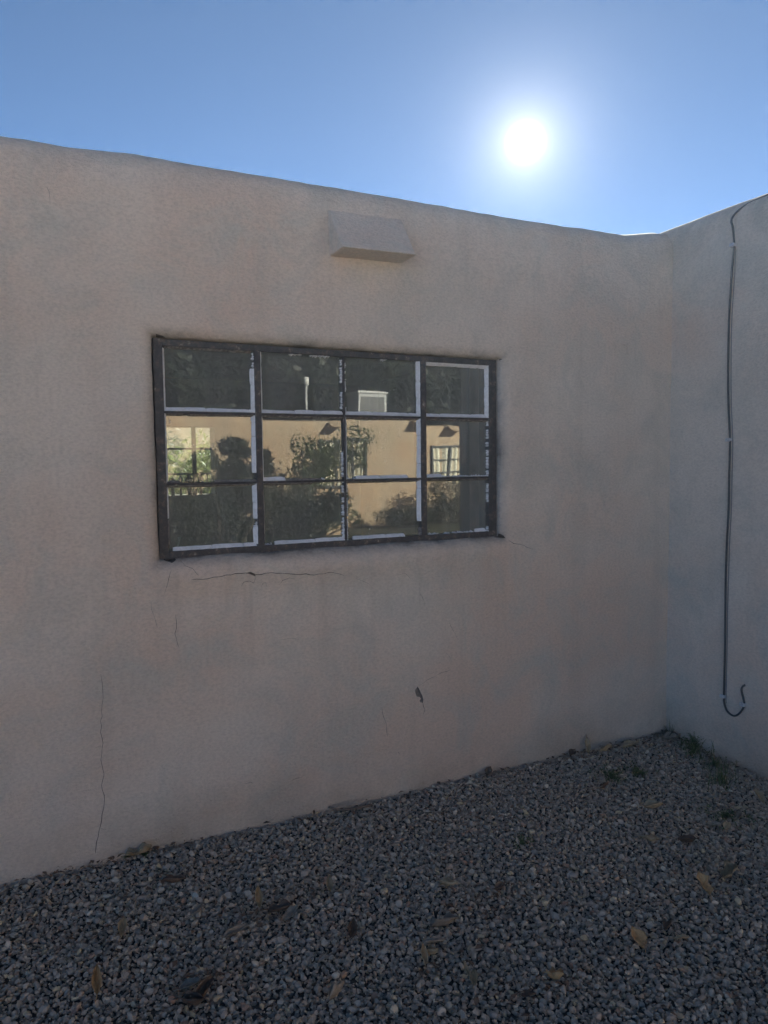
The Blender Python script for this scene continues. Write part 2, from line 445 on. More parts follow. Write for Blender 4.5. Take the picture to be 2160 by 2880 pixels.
gzz = lines(-0.4, 2.64, 0.045, [(WZ0, -1), (WZ1, 1)])
def build_front():
    bm = bmesh.new()
    nx, nz = len(gx), len(gzz)
    K = 9; R = TH / 2
    Fv, Bv, Tv = {}, {}, {}
    for i, x in enumerate(gx):
        th = top_h(x)
        for j, z in enumerate(gzz):
            jx = jz = 0
            if opening_dist(x, z) < 0.05:
                jx = 0.004 * noise.noise(Vector((z * 7, x, 2))); jz = 0.005 * noise.noise(Vector((x * 5, z, 9)))
            zz = z if z < 2.2 else 2.2 + (z - 2.2) * (th - 0.16 - 2.2) / (2.64 - 2.2)
            lean = 0.016 * max(0, (z - 2.2) / 0.44) ** 2
            Fv[i, j] = bm.verts.new((x + jx, front_y(x, z) + lean, zz + jz))
            Bv[i, j] = bm.verts.new((x, TH, zz))
        zb = th - 0.16
        for k in range(1, K):
            a = math.pi * k / K
            # soft, nearly semicircular adobe parapet
            yy = R - math.cos(a) * (R - 0.016) + 0.004 * noise.noise(Vector((x * 3, k * 0.5, 0)))
            Tv[i, k] = bm.verts.new((x, yy, zb + math.sin(a) ** 0.8 * 0.16 + 0.002 * noise.noise(Vector((x * 22, k * 0.9, 4)))))
    i0 = gx.index(round(WX0, 5)); i1 = gx.index(round(WX1, 5)); j0 = gzz.index(round(WZ0, 5)); j1 = gzz.index(round(WZ1, 5))
    for i in range(nx - 1):
        for j in range(nz - 1):
            if i0 <= i < i1 and j0 <= j < j1: continue
            bm.faces.new((Fv[i, j], Fv[i + 1, j], Fv[i + 1, j + 1], Fv[i, j + 1]))
            bm.faces.new((Bv[i, j + 1], Bv[i + 1, j + 1], Bv[i + 1, j], Bv[i, j]))
        row = lambda i, k: Fv[i, nz - 1] if k == 0 else (Bv[i, nz - 1] if k == K else Tv[i, k])
        for k in range(K):
            bm.faces.new((row(i, k), row(i + 1, k), row(i + 1, k + 1), row(i, k + 1)))
        bm.faces.new((Bv[i, 0], Bv[i + 1, 0], Fv[i + 1, 0], Fv[i, 0]))
    for i in range(i0, i1):
        bm.faces.new((Fv[i, j0], Bv[i, j0], Bv[i + 1, j0], Fv[i + 1, j0]))
        bm.faces.new((Fv[i, j1], Fv[i + 1, j1], Bv[i + 1, j1], Bv[i, j1]))
    for j in range(j0, j1):
        bm.faces.new((Fv[i0, j], Fv[i0, j + 1], Bv[i0, j + 1], Bv[i0, j]))
        bm.faces.new((Fv[i1, j], Bv[i1, j], Bv[i1, j + 1], Fv[i1, j + 1]))
    for i, fl in ((0, False), (nx - 1, True)):
        loop = [Fv[i, j] for j in range(nz)] + [Tv[i, k] for k in range(1, K)] + [Bv[i, j] for j in reversed(range(nz))]
        bm.faces.new(loop if not fl else list(reversed(loop)))
    bmesh.ops.recalc_face_normals(bm, faces=bm.faces)
    me = bpy.data.meshes.new('wall'); bm.to_mesh(me); bm.free()
    me.shade_smooth()
    me.materials.append(M['stucco_front']); me.materials.append(M['crack']); me.materials.append(M['scratch'])
    o = bpy.data.objects.new('wall', me); COL.objects.link(o)
    return o
front = build_front()
# cracks and chips are cut out of the wall
def crack_cutter(pts_px, w0, w1, depth=0.014, jitter=0.004, name='c'):
    P = [on_wall(*p) for p in pts_px]
    Q = []
    for a, b in zip(P, P[1:]):
        n = max(1, int((b - a).length / 0.02))
        for k in range(n): Q.append(a.lerp(b, k / n))
    Q.append(P[-1])
    v, f = [], []
    for i, p in enumerate(Q):
        d = (Q[min(i + 1, len(Q) - 1)] - Q[max(i - 1, 0)]); d.y = 0; d.normalize()
        s = Vector((d.z, 0, -d.x))
        if 0 < i < len(Q) - 1: p = p + s * random.uniform(-jitter, jitter)
        k = i / (len(Q) - 1)
        w = (w0 + (w1 - w0) * k) * random.uniform(0.7, 1.3)
        if i in (0, len(Q) - 1): w *= 0.35
        for yy, ws in ((-0.05, 1.0), (depth, 0.45)):
            v += [Vector((p.x, yy, p.z)) - s * w * ws * 0.5, Vector((p.x, yy, p.z)) + s * w * ws * 0.5]
    for i in range(len(Q) - 1):
        a = 4 * i; b = a + 4
        f += [(a, a + 1, b + 1, b), (a + 2, b + 2, b + 3, a + 3), (a, b, b + 2, a + 2), (a + 1, a + 3, b + 3, b + 1)]
    f += [(0, 2, 3, 1)]
    e = 4 * (len(Q) - 1); f += [(e, e + 1, e + 3, e + 2)]
    return v, f
def chip_cutter(poly_px, depth):
    P = [on_wall(*p) for p in poly_px]; n = len(P)
    c = sum(P, Vector()) / n
    v = [Vector((p.x, -0.06, p.z)) for p in P] + [Vector((p.x, 0.0, p.z)) for p in P] + [Vector((c.x + (p.x - c.x) * 0.72, depth, c.z + (p.z - c.z) * 0.72)) for p in P]
    f = [tuple(range(n)), tuple(reversed(range(2 * n, 3 * n)))]
    for r in (0, n):
        for i in range(n): f.append((r + i, r + n + i, r + n + (i + 1) % n, r + (i + 1) % n))
    return v, f
CUTS = [
    (crack_cutter([(283, 1895), (286, 1935), (289, 1962), (285, 2000), (284, 2042), (287, 2090), (284, 2122), (287, 2150), (290, 2178), (285, 2208), (292, 2237), (295, 2252), (289, 2290), (280, 2322), (280, 2335), (272, 2368), (268, 2400)], 0.0022, 0.0034), 1),
    (crack_cutter([(493, 1728), (497, 1752), (494, 1782), (500, 1810), (504, 1822)], 0.003, 0.002), 1),
    (crack_cutter([(535, 1628), (580, 1626), (618, 1619), (660, 1611), (690, 1608), (712, 1615), (760, 1610), (820, 1613), (882, 1615), (930, 1610), (966, 1618)], 0.0035, 0.0035, jitter=0.003), 1),
    (crack_cutter([(716, 1622), (713, 1640), (700, 1632), (684, 1636), (677, 1650)], 0.003, 0.003, jitter=0.002), 1),
    (crack_cutter([(735, 1652), (738, 1640), (746, 1637), (750, 1650)], 0.002, 0.003, jitter=0.001), 1),
    (crack_cutter([(786, 1645), (794, 1632), (812, 1625), (828, 1628)], 0.002, 0.003, jitter=0.002), 1),
    (crack_cutter([(1189, 1975), (1191, 1988), (1195, 1997), (1189, 2014)], 0.004, 0.0025, jitter=0.001), 1),
    (crack_cutter([(1231, 1897), (1243, 1891), (1258, 1888), (1267, 1884)], 0.0035, 0.002, jitter=0.001), 1),
    (crack_cutter([(1178, 1929), (1190, 1921), (1212, 1906), (1229, 1900)], 0.0016, 0.0016, jitter=0.002), 1),
    (crack_cutter([(1074, 1990), (1079, 2018), (1086, 2042), (1090, 2072)], 0.003, 0.002), 1),
    (crack_cutter([(1432, 1520), (1446, 1528), (1472, 1534), (1500, 1546)], 0.004, 0.0015, jitter=0.002), 1),
    (crack_cutter([(122, 480), (127, 510), (140, 535), (141, 575)], 0.002, 0.0015), 1),
    (crack_cutter([(170, 2440), (163, 2436), (158, 2440)], 0.002, 0.003, jitter=0.001), 1),
    (crack_cutter([(425, 1690), (430, 1730), (442, 1766)], 0.0015, 0.0015), 1),
    (crack_cutter([(480, 1600), (470, 1640), (460, 1675)], 0.0018, 0.0014), 1),
    (crack_cutter([(506, 1573), (520, 1590), (541, 1596), (556, 1618)], 0.002, 0.0012, jitter=0.003), 1),
    (crack_cutter([(1000, 1626), (1018, 1634), (1034, 1640), (1046, 1652)], 0.0016, 0.0012, jitter=0.003), 1),
    (crack_cutter([(1115, 1615), (1138, 1612), (1150, 1620), (1158, 1634)], 0.0016, 0.0012, jitter=0.003), 1),
    (crack_cutter([(1262, 1745), (1272, 1772), (1290, 1800)], 0.0016, 0.0012, jitter=0.003), 1),
    (crack_cutter([(1250, 1832), (1264, 1845), (1270, 1862)], 0.0016, 0.0012, jitter=0.003), 1),
    (crack_cutter([(786, 1800), (812, 1796), (845, 1799)], 0.0014, 0.0012, jitter=0.003), 1),
    (crack_cutter([(272, 2322), (288, 2330), (300, 2332)], 0.0012, 0.001, jitter=0.002), 1),
    (crack_cutter([(690, 2205), (705, 2200), (712, 2203)], 0.003, 0.002, jitter=0.002), 1),
    (crack_cutter([(818, 2196), (832, 2190), (850, 2186)], 0.003, 0.002, jitter=0.002), 1),
    (crack_cutter([(1120, 2115), (1124, 2121)], 0.004, 0.004, jitter=0.0), 1),
    (crack_cutter([(1030, 2145), (1036, 2150)], 0.004, 0.003, jitter=0.0), 1),
    (crack_cutter([(1180, 1668), (1190, 1680), (1193, 1705)], 0.0018, 0.0016), 1),
    (chip_cutter([(1175, 1930), (1180, 1940), (1185, 1951), (1188, 1957), (1191, 1967), (1190, 1977), (1183, 1976), (1180, 1971), (1184, 1965), (1181, 1961), (1172, 1959), (1169, 1951), (1167, 1941)], 0.013), 2),
    (chip_cutter([(687, 1611), (700, 1606), (713, 1612), (716, 1620), (706, 1616), (696, 1612)], 0.010), 2),
    (chip_cutter([(447, 1566), (480, 1560), (503, 1566), (500, 1576), (484, 1584), (462, 1578)], 0.05), 1),
    (chip_cutter([(1395, 1500), (1410, 1497), (1421, 1507), (1424, 1514), (1410, 1515), (1396, 1513)], 0.035), 1),
    (chip_cutter([(438, 936), (458, 940), (480, 946), (478, 952), (450, 952), (440, 948)], 0.045), 1),
    (chip_cutter([(1396, 1010), (1410, 1005), (1420, 1008), (1414, 1014), (1404, 1018), (1396, 1016)], 0.03), 1),
]
dg = bpy.context.evaluated_depsgraph_get()
for (v, f), _m in CUTS:
    c = mesh_obj('cutter', v, f, M['crack'] if _m == 1 else M['scratch'])
    bm = bmesh.new(); bm.from_mesh(c.data); bmesh.ops.recalc_face_normals(bm, faces=bm.faces); bm.to_mesh(c.data); bm.free()
    md = front.modifiers.new('b', 'BOOLEAN'); md.operation = 'DIFFERENCE'; md.object = c; md.solver = 'MANIFOLD'
    try: md.material_mode = 'TRANSFER'
    except Exception: pass
    dg = bpy.context.evaluated_depsgraph_get(); dg.update()
    me = bpy.data.meshes.new_from_object(front.evaluated_get(dg))
    front.modifiers.clear()
    if len(me.vertices) > 5000: front.data = me
    else: print('boolean failed')
    bpy.data.objects.remove(c, do_unlink=True)
front.data.name = 'wall'
front.data.set_sharp_from_angle(angle=math.radians(38))
front.parent = BLD; front.matrix_parent_inverse = parent_world(BLD).inverted()
print('wall', len(front.data.polygons), [m.name for m in front.data.materials])

# side wing: rounded parapet wall running towards the viewer, end wall and roof
WL = -2.17
def sweep_wall(name, x0, y0, x1, y1, h0, h1, th, side, mat, parent, step=0.08, base=-0.4):
    """wall from (x0,y0) to (x1,y1); thickness th goes to `side` of the direction"""
    a = Vector((x0, y0, 0)); b = Vector((x1, y1, 0)); d = (b - a); L = d.length; d.normalize()
    nrm = Vector((d.y, -d.x, 0)) * side
    n = max(2, int(L / step)); K = 9; nz = 30
    v, f = [], []
    prof = nz + 1 + (K - 1) + 2
    for i in range(n + 1):
        s = L * i / n; p = a + d * s
        h = h0 + (h1 - h0) * i / n + 0.007 * noise.noise(Vector((s * 1.5, x0, y0))) + 0.003 * noise.noise(Vector((s * 12, x0, y0)))
        zb = h - 0.16
        ring = []
        for j in range(nz + 1):
            z = base + (zb - base) * j / nz
            o = 0.007 * noise.noise(Vector((s * 1.2, z * 1.2, x0 + 5))) + 0.014 * max(0, (z - 2.2) / 0.5) ** 2
            ring.append(p + nrm * o + Vector((0, 0, z)))
        for k in range(1, K):
            t = math.pi * k / K
            ring.append(p + nrm * (th / 2 - math.cos(t) * (th / 2 - 0.014)) + Vector((0, 0, zb + math.sin(t) ** 0.8 * 0.16 + 0.002 * noise.noise(Vector((s * 20, k, 0))))))
        ring.append(p + nrm * th + Vector((0, 0, zb))); ring.append(p + nrm * th + Vector((0, 0, base)))
        v += ring
    for i in range(n):
        for j in range(prof - 1):
            f.append((i * prof + j, i * prof + j + 1, (i + 1) * prof + j + 1, (i + 1) * prof + j))
    f.append(tuple(range(prof))); f.append(tuple(reversed(range(n * prof, (n + 1) * prof))))
    o = mesh_obj(name, v, f, mat, parent, True)
    bm = bmesh.new(); bm.from_mesh(o.data); bmesh.ops.recalc_face_normals(bm, faces=bm.faces); bm.to_mesh(o.data); bm.free()
    return o
sweep_wall('wing_wall', XC, 0.29, XC, WL, 2.972, 2.960, 0.30, -1, M['stucco'], BLD)
sweep_wall('wing_wall', XC + 0.302, WL + 0.02, 8.0, WL + 0.02, 2.95, 2.95, 0.30, -1, M['stucco'], BLD, 0.3)
MB().box((3.66, WL + 0.34, 2.4), (8.0, 4.0, 2.5)).build('roof', M['roof'], BLD)
MB().box((-5.9, 0.302, 2.44), (3.64, 4.0, 2.54)).build('roof', M['roof'], BLD)

# hood above the window: a stuccoed wedge, flush at the top and standing out at the bottom
hA, hB = on_wall(925, 590), on_wall(1131, 618)
hC, hD = on_wall(1129, 740), on_wall(928, 719)
PR = 0.145
def hood(parent, A, B, C, D, pr, mat):
    bm = bmesh.new(); nu, nv = 14, 10
    y0 = 0.012
    grid = {}
    for i in range(nu + 1):
        for j in range(nv + 1):
            u, w = i / nu, j / nv
            T = A.lerp(B, u); Bo = D.lerp(C, u)
            p = T.lerp(Bo, w)
            p.y = y0 - 0.012 - w ** 1.05 * pr + 0.004 * noise.noise(Vector((u * 3, w * 3, 2)))
            grid[i, j] = bm.verts.new(p)
    back = [[bm.verts.new((A.lerp(B, i / nu).x, 0.04, A.lerp(B, i / nu).z)) for i in range(nu + 1)],
            [bm.verts.new((D.lerp(C, i / nu).x, 0.04, D.lerp(C, i / nu).z)) for i in range(nu + 1)]]
    for i in range(nu):
        for j in range(nv):
            bm.faces.new((grid[i, j], grid[i, j + 1], grid[i + 1, j + 1], grid[i + 1, j]))
        bm.faces.new((grid[i, nv], back[1][i], back[1][i + 1], grid[i + 1, nv]))
        bm.faces.new((back[0][i], grid[i, 0], grid[i + 1, 0], back[0][i + 1]))
        bm.faces.new((back[1][i], back[0][i], back[0][i + 1], back[1][i + 1]))
    bm.faces.new([grid[0, j] for j in range(nv + 1)][::-1] + [back[0][0], back[1][0]])
    bm.faces.new([grid[nu, j] for j in range(nv + 1)] + [back[1][nu], back[0][nu]])
    bmesh.ops.recalc_face_normals(bm, faces=bm.faces)
    ed = [e for e in bm.edges if e.is_manifold and e.calc_face_angle(0) > 0.5 and e.verts[0].co.y < 0.03]
    bmesh.ops.bevel(bm, geom=ed, offset=0.007, segments=3, affect='EDGES', profile=0.5)
    me = bpy.data.meshes.new('hood'); bm.to_mesh(me); bm.free(); me.shade_smooth()
    try: me.set_sharp_from_angle(angle=0.9)
    except Exception: pass
    me.materials.append(mat)
    o = bpy.data.objects.new('hood', me); COL.objects.link(o)
    if parent: o.parent = parent; o.matrix_parent_inverse = parent_world(parent).inverted()
    return o
hood(BLD, hA, hB, hC, hD, PR, M['stucco'])

# interior room behind the window
RY = 3.7
room = MB()
def interior(name, a, b, mat): return MB().box(a, b).build(name, mat, BLD)
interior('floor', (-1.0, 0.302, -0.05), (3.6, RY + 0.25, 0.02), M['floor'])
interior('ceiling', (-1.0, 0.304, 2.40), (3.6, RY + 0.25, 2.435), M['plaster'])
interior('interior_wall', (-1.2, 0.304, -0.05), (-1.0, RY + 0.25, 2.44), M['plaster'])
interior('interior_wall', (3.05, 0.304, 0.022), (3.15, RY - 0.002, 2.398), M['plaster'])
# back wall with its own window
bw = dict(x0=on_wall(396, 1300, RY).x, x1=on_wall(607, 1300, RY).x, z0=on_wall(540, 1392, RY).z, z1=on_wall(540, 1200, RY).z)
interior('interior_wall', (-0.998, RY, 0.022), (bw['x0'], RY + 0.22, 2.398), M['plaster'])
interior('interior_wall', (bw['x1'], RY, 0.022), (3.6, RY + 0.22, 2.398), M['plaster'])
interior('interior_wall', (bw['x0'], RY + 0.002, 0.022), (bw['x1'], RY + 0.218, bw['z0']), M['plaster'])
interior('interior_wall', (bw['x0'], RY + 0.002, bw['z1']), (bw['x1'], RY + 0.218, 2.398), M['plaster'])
# outer parapet of the back wall
sweep_wall('wall', -5.9, RY + 0.24, 8.0, RY + 0.24, 2.8, 2.8, 0.28, -1, M['stucco'], BLD, 0.4, base=2.40)
wf = MB()
cols = [bw['x0'], on_wall(469, 1300, RY).x, on_wall(550, 1300, RY).x, bw['x1']]
rows = [bw['z0'], on_wall(540, 1333, RY).z, on_wall(540, 1262, RY).z, bw['z1']]
for k, x in enumerate(cols):
    hw = 0.017 if k == 2 else 0.011
    if k in (1, 2): wf.box((x - hw, RY + 0.04, bw['z0']), (x + hw, RY + 0.08, bw['z1']))
for z in rows[1:3]: wf.box((bw['x0'], RY + 0.045, z - 0.009), (bw['x1'], RY + 0.075, z + 0.009))
rear = wf.build('rear_window', M['dframe'], BLD)
for i in range(3):
    for j in range(3):
        p = MB().box((cols[i] + 0.004, RY + 0.058, rows[j] + 0.004), (cols[i + 1] - 0.004, RY + 0.061, rows[j + 1] - 0.004)).build('pane', M['glass'], rear)
        if i + j: p.data = p.data

# ------------------------------------------------------------------ the steel window
FY = 0.040                         # outer face of the steel
gy = 0.058                         # glass plane
cx = [0.503, 0.898, 1.303, 1.7175, 2.104]     # centres of the uprights
cz = [1.245, 1.526, 1.822, 2.092]             # centres of the bars
colE = [(0.503, 0.884), (0.911, 1.296), (1.309, 1.703), (1.732, 2.100)]
rowE = [(1.249, 1.521), (1.531, 1.817), (1.827, 2.090)]   # bottom row first
fm = MB()
fm.box((0.466, FY, 1.216), (0.503, 0.13, 2.119)); fm.box((2.100, FY, 1.216), (2.146, 0.13, 2.119))
fm.box((0.503, FY + 0.001, 2.090), (2.100, 0.129, 2.118)); fm.box((0.503, FY + 0.001, 1.217), (2.100, 0.129, 1.249))
win = fm.build('steel_window', M['steel'], BLD, bevel=0.002)
def bar(a, b):
    o = MB().box(a, b).build('glazing_bar', M['steel'], win, bevel=0.0015); return o
bar((0.884, FY - 0.004, 1.2495), (0.911, 0.11, 2.0895))
bar((1.703, FY - 0.004, 1.2495), (1.732, 0.11, 2.0895))
bar((1.2975, FY + 0.004, 1.2495), (1.3085, 0.10, 2.0895))
for i, (a, b) in enumerate(colE):
    for z in (1.526, 1.822):
        bar((a + 0.0003, FY + 0.005, z - 0.0045), (b - 0.0003, 0.098, z + 0.0045))
for r, (z0, z1) in enumerate(rowE):
    for c, (x0, x1) in enumerate(colE):
        # old drawn glass never sits quite true in its frame
        w, h = (x1 - x0 - 0.002) / 2, (z1 - z0 - 0.002) / 2
        nu = 6; v = []
        tx, tz = random.uniform(-0.0009, 0.0009), random.uniform(-0.0008, 0.0008)
        for i in range(nu + 1):
            for j in range(nu + 1):
                u, q = i / nu * 2 - 1, j / nu * 2 - 1
                v.append(((x0 + x1) / 2 + u * w, gy + u * tx * 1.0 + q * tz, (z0 + z1) / 2 + q * h))
        f = [(i * (nu + 1) + j, (i + 1) * (nu + 1) + j, (i + 1) * (nu + 1) + j + 1, i * (nu + 1) + j + 1) for i in range(nu) for j in range(nu)]
        n = len(v)
        v += [(a, b + 0.003, d) for a, b, d in v]
        f += [tuple(n + k for k in reversed(q)) for q in f]
        mesh_obj('pane', v, f, M['glass'], win, True)

def putty(c, r, side, kind, segs):
    """bevelled putty fillet along one side of a pane; kind w=white wide, t=white thin, c=crumbling, g=grey"""
    x0, x1 = colE[c]; z0, z1 = rowE[r]
    wd = {'w': 0.0165, 't': 0.0095, 'c': 0.012, 'g': 0.009}[kind]
    mat = M['putty_grey'] if kind == 'g' else M['putty']
    ends = {'L': ((x0, z0), (x0, z1), (1, 0)), 'R': ((x1, z0), (x1, z1), (-1, 0)),
            'B': ((x0, z0), (x1, z0), (0, 1)), 'T': ((x0, z1), (x1, z1), (0, -1))}[side]
    (ax, az), (bx, bz), (ix, iz) = ends
    L = math.hypot(bx - ax, bz - az)
    v, f = [], []
    if kind == 'c':
        ns = []
        for s0, s1 in segs:
            p = s0
            while p < s1:
                q = min(s1, p + random.uniform(0.012, 0.06))
                if random.random() < 0.82: ns.append((p, q - random.uniform(0.001, 0.008)))
                p = q
        segs = [s for s in ns if s[1] > s[0] + 0.004]
    else:
        ns = []                     # hairline breaks between lengths of putty
        for s0, s1 in segs:
            p = s0
            while p < s1:
                q = min(s1, p + random.uniform(0.2, 0.6))
                ns.append((p, q - (0.0045 if q < s1 else 0))); p = q
        segs = ns
    for s0, s1 in segs:
        if kind != 'c': v, f = [], []
        n = max(2, int((s1 - s0) * L / 0.012))
        n0 = len(v); walk = 1.0
        for i in range(n + 1):
            s = s0 + (s1 - s0) * i / n
            px, pz = ax + (bx - ax) * s, az + (bz - az) * s
            e = (0.9 if kind != 'c' else 0.55) if i in (0, n) else 1.0
            walk = min(1.12, max(0.86, walk + random.uniform(-0.05, 0.05)))
            k = wd * walk * e if kind != 'c' else wd * random.uniform(0.35, 1.1) * e
            inn = random.uniform(0.0, 0.0012) if kind != 'c' else random.uniform(0, 0.004)
            for y, o in ((gy - 0.0008, inn * 0.3), (FY + 0.001 + random.uniform(0, 0.0012), inn + 0.0003), (FY + 0.0045 + random.uniform(0, 0.001), inn + k * 0.35), (gy - 0.0008, k)):
                v.append((px + ix * o, y, pz + iz * o))
        for i in range(n):
            a = n0 + 4 * i; b = a + 4
            for m in range(3): f.append((a + m, a + m + 1, b + m + 1, b + m))
        f.append((n0, n0 + 3, n0 + 2, n0 + 1)); e = n0 + 4 * n; f.append((e, e + 1, e + 2, e + 3))
        if kind != 'c': piece(v, f, mat)
    if kind == 'c' and v: piece(v, f, mat)['kind'] = 'stuff'
def piece(v, f, mat):
        o = mesh_obj('putty', v, f, mat, win)
        bm = bmesh.new(); bm.from_mesh(o.data); bmesh.ops.recalc_face_normals(bm, faces=bm.faces); bm.to_mesh(o.data); bm.free()
        return o
A = [(0.0, 1.0)]
PUT = [  # column, row (2 = top), side, kind, stretches measured from the bottom / left
    (0, 2, 'L', 't', [(0.02, 0.97)]), (0, 2, 'T', 'g', [(0.03, 0.97)]), (0, 2, 'R', 'w', [(0.0, 0.72)]), (0, 2, 'R', 'c', [(0.74, 0.98)]), (0, 2, 'B', 'w', A),
    (0, 1, 'L', 't', A), (0, 1, 'T', 'g', [(0.03, 0.20), (0.25, 1)]), (0, 1, 'R', 'w', [(0.13, 1.0)]), (0, 1, 'B', 'g', [(0.0, 0.15), (0.52, 1)]),
    (0, 0, 'L', 't', [(0.5, 0.97)]), (0, 0, 'L', 'g', [(0.1, 0.48)]), (0, 0, 'T', 'g', A), (0, 0, 'R', 'w', [(0.03, 0.33), (0.44, 1.0)]), (0, 0, 'R', 'c', [(0.33, 0.44)]), (0, 0, 'B', 'w', [(0.05, 0.98)]),
    (1, 2, 'L', 't', A), (1, 2, 'T', 'c', [(0.35, 0.5), (0.6, 0.85)]), (1, 2, 'R', 'c', [(0.1, 0.4), (0.55, 0.95)]), (1, 2, 'B', 'w', A),
    (1, 1, 'L', 't', [(0.02, 0.98)]), (1, 1, 'T', 'g', A), (1, 1, 'R', 'c', [(0.05, 0.45)]), (1, 1, 'B', 'w', [(0.0, 0.27)]), (1, 1, 'B', 'g', [(0.28, 0.72)]), (1, 1, 'B', 'c', [(0.72, 0.76)]),
    (1, 0, 'L', 'g', [(0.05, 0.9)]), (1, 0, 'T', 'g', [(0.0, 0.6)]), (1, 0, 'R', 'c', [(0.0, 1.0)]), (1, 0, 'B', 'w', [(0.13, 1.0)]), (1, 0, 'B', 'c', [(0.0, 0.1)]),
    (2, 2, 'L', 'c', [(0.0, 0.2), (0.4, 0.62), (0.7, 0.9)]), (2, 2, 'T', 'c', [(0.45, 0.56)]), (2, 2, 'R', 'w', A), (2, 2, 'B', 'w', A),
    (2, 1, 'L', 't', A), (2, 1, 'T', 'g', A), (2, 1, 'R', 'w', A), (2, 1, 'B', 'w', [(0.13, 0.82)]), (2, 1, 'B', 'c', [(0.0, 0.12)]),
    (2, 0, 'L', 'c', [(0.0, 0.98)]), (2, 0, 'T', 'g', A), (2, 0, 'R', 'w', [(0.26, 1.0)]), (2, 0, 'R', 'g', [(0.0, 0.14)]), (2, 0, 'B', 'w', [(0.08, 0.77)]),
    (3, 2, 'L', 'c', [(0.7, 0.95)]), (3, 2, 'L', 't', [(0.05, 0.6)]), (3, 2, 'T', 'w', [(0.02, 1)]), (3, 2, 'R', 'w', A), (3, 2, 'B', 'w', A),
    (3, 1, 'L', 't', A), (3, 1, 'T', 'g', A), (3, 1, 'R', 'c', [(0.0, 0.98)]), (3, 1, 'B', 'w', [(0.02, 0.25)]), (3, 1, 'B', 'c', [(0.26, 1.0)]),
    (3, 0, 'L', 'g', A), (3, 0, 'T', 'g', A), (3, 0, 'R', 'c', [(0.55, 0.9), (0.0, 0.1)]), (3, 0, 'B', 'c', [(0.0, 1.0)]), (3, 0, 'B', 'w', [(0.78, 0.95)]),
]
for p in PUT: putty(*p)
# two stay handles low on the inside of the end panes
for px, py in ((503, 1525), (1370, 1428)):
    p = on_wall(px, py, 0.075)
    MB().tube([p + Vector((-0.012, 0.0, -0.035)), p + Vector((0.0, 0.004, 0.0)), p + Vector((0.006, 0.012, 0.02))], [0.003, 0.004, 0.007], 7).build('window_stay', M['galv'], win, True)

# small hook on the wall right of the window
hk = on_wall(1757, 985)
o = MB().tube([hk + Vector((-0.012, 0.01, 0.028)), hk + Vector((-0.008, -0.016, 0.034)), hk + Vector((0.004, -0.022, 0.034)), hk + Vector((0.006, -0.022, 0.0)), hk + Vector((0.004, -0.020, -0.026))], [0.005, 0.006, 0.0065, 0.006, 0.004], 8).build('wall_hook', M['stucco'], None, True)
tag(o, 'small painted-over metal hook on the wall right of the window', 'hook')

# cable hanging down the wing wall
cab_px = [(2061, 640), (2065, 690), (2059, 760), (2053, 850), (2050, 911), (2048, 1041), (2049, 1140), (2053, 1237), (2051, 1330), (2049, 1432), (2044, 1530), (2041, 1627), (2040, 1730), (2039, 1823), (2036, 1953), (2037, 1978), (2044, 1998), (2056, 2010), (2068, 2013), (2080, 2006), (2090, 1992), (2093, 1978), (2090, 1962), (2086, 1945), (2088, 1932), (2094, 1925)]
P3 = [on_side(x, y, XC - 0.011) for x, y in cab_px]
P3[-1].x = XC + 0.01
yt = P3[0].y
topc = [Vector((XC + 0.30, -1.02, 2.90)), Vector((XC + 0.16, -0.86, 2.962)), Vector((XC + 0.10, -0.74, 2.957)), Vector((XC + 0.065, -0.58, 2.938)), Vector((XC + 0.055, -0.46, 2.930)), Vector((XC + 0.035, -0.40, 2.906)), Vector((XC + 0.002, -0.382, 2.868)), Vector((XC - 0.010, -0.383, 2.84))]
cable = MB().tube(spline(topc + P3, 5), 0.0054, 9).build('cable', M['rubber'], None, True)
tag(cable, 'black cable hanging down the side wall and hooking up at its end', 'cable')
for px, py in ((2065, 690), (2053, 1237), (2037, 1957), (2093, 1980)):
    p = on_side(px, py, XC)
    MB().box((p.x - 0.022, p.y - 0.014, p.z - 0.009), (p.x + 0.004, p.y + 0.014, p.z + 0.009), 0.001).build('cable_clip', M['clip'], cable, bevel=0.003)
P4 = [on_side(x + (3 if y < 750 else 8 if y < 1700 else 6), y, XC - 0.004) for x, y in cab_px[1:16]]
wire = MB().tube(spline(P4, 4), 0.0022, 6).build('wire', M['wire'], None, True)
tag(wire, 'thin grey wire running down beside the black cable', 'wire')
# white conduit near the free end of the wing, seen only in the glass
v = ray(1338, 1200); t_ = XC / v.x; cy = -(v.y * t_ - CAMD)
o = MB().tube([(XC - 0.022, cy, 1.52), (XC - 0.022, cy, 2.2), (XC - 0.022, cy, 2.86), (XC + 0.02, cy, 2.99)], 0.016, 10).build('conduit', M['white'], None, True)
tag(o, 'white conduit on the free end of the side wall, mirrored in the last panes', 'conduit')

# bottles on the rear window sill
for k, (px, hgt, r, lab) in enumerate(((486, 0.045, 0.032, 'squat dark pot at the left end of the rear window sill'), (509, 0.075, 0.02, 'slim dark bottle left of centre on the rear window sill'), (533, 0.07, 0.045, 'wide dark jar before the centre post of the rear window'), (566, 0.085, 0.028, 'dark bottle with narrow neck at the right on the rear sill'))):
    b0 = on_wall(px, 1357, RY + 0.0)
    pr = [(0, r), (hgt * 0.3, r), (hgt * 0.55, r * 0.9), (hgt * 0.75, r * 0.4), (hgt, r * 0.35)]
    zb = bw['z0']
    zt = b0.z
    o = MB().tube([(b0.x, RY + 0.018, zb + 0.0), (b0.x, RY + 0.018, zt - 0.02)] + [(b0.x, RY + 0.018, zt + h) for h, _ in pr], [r * 0.6, r * 0.6] + [q for _, q in pr], 12).build('bottle', M['bottle'], None, True)
    tag(o, lab, 'bottle', 'bottles on the rear window sill')

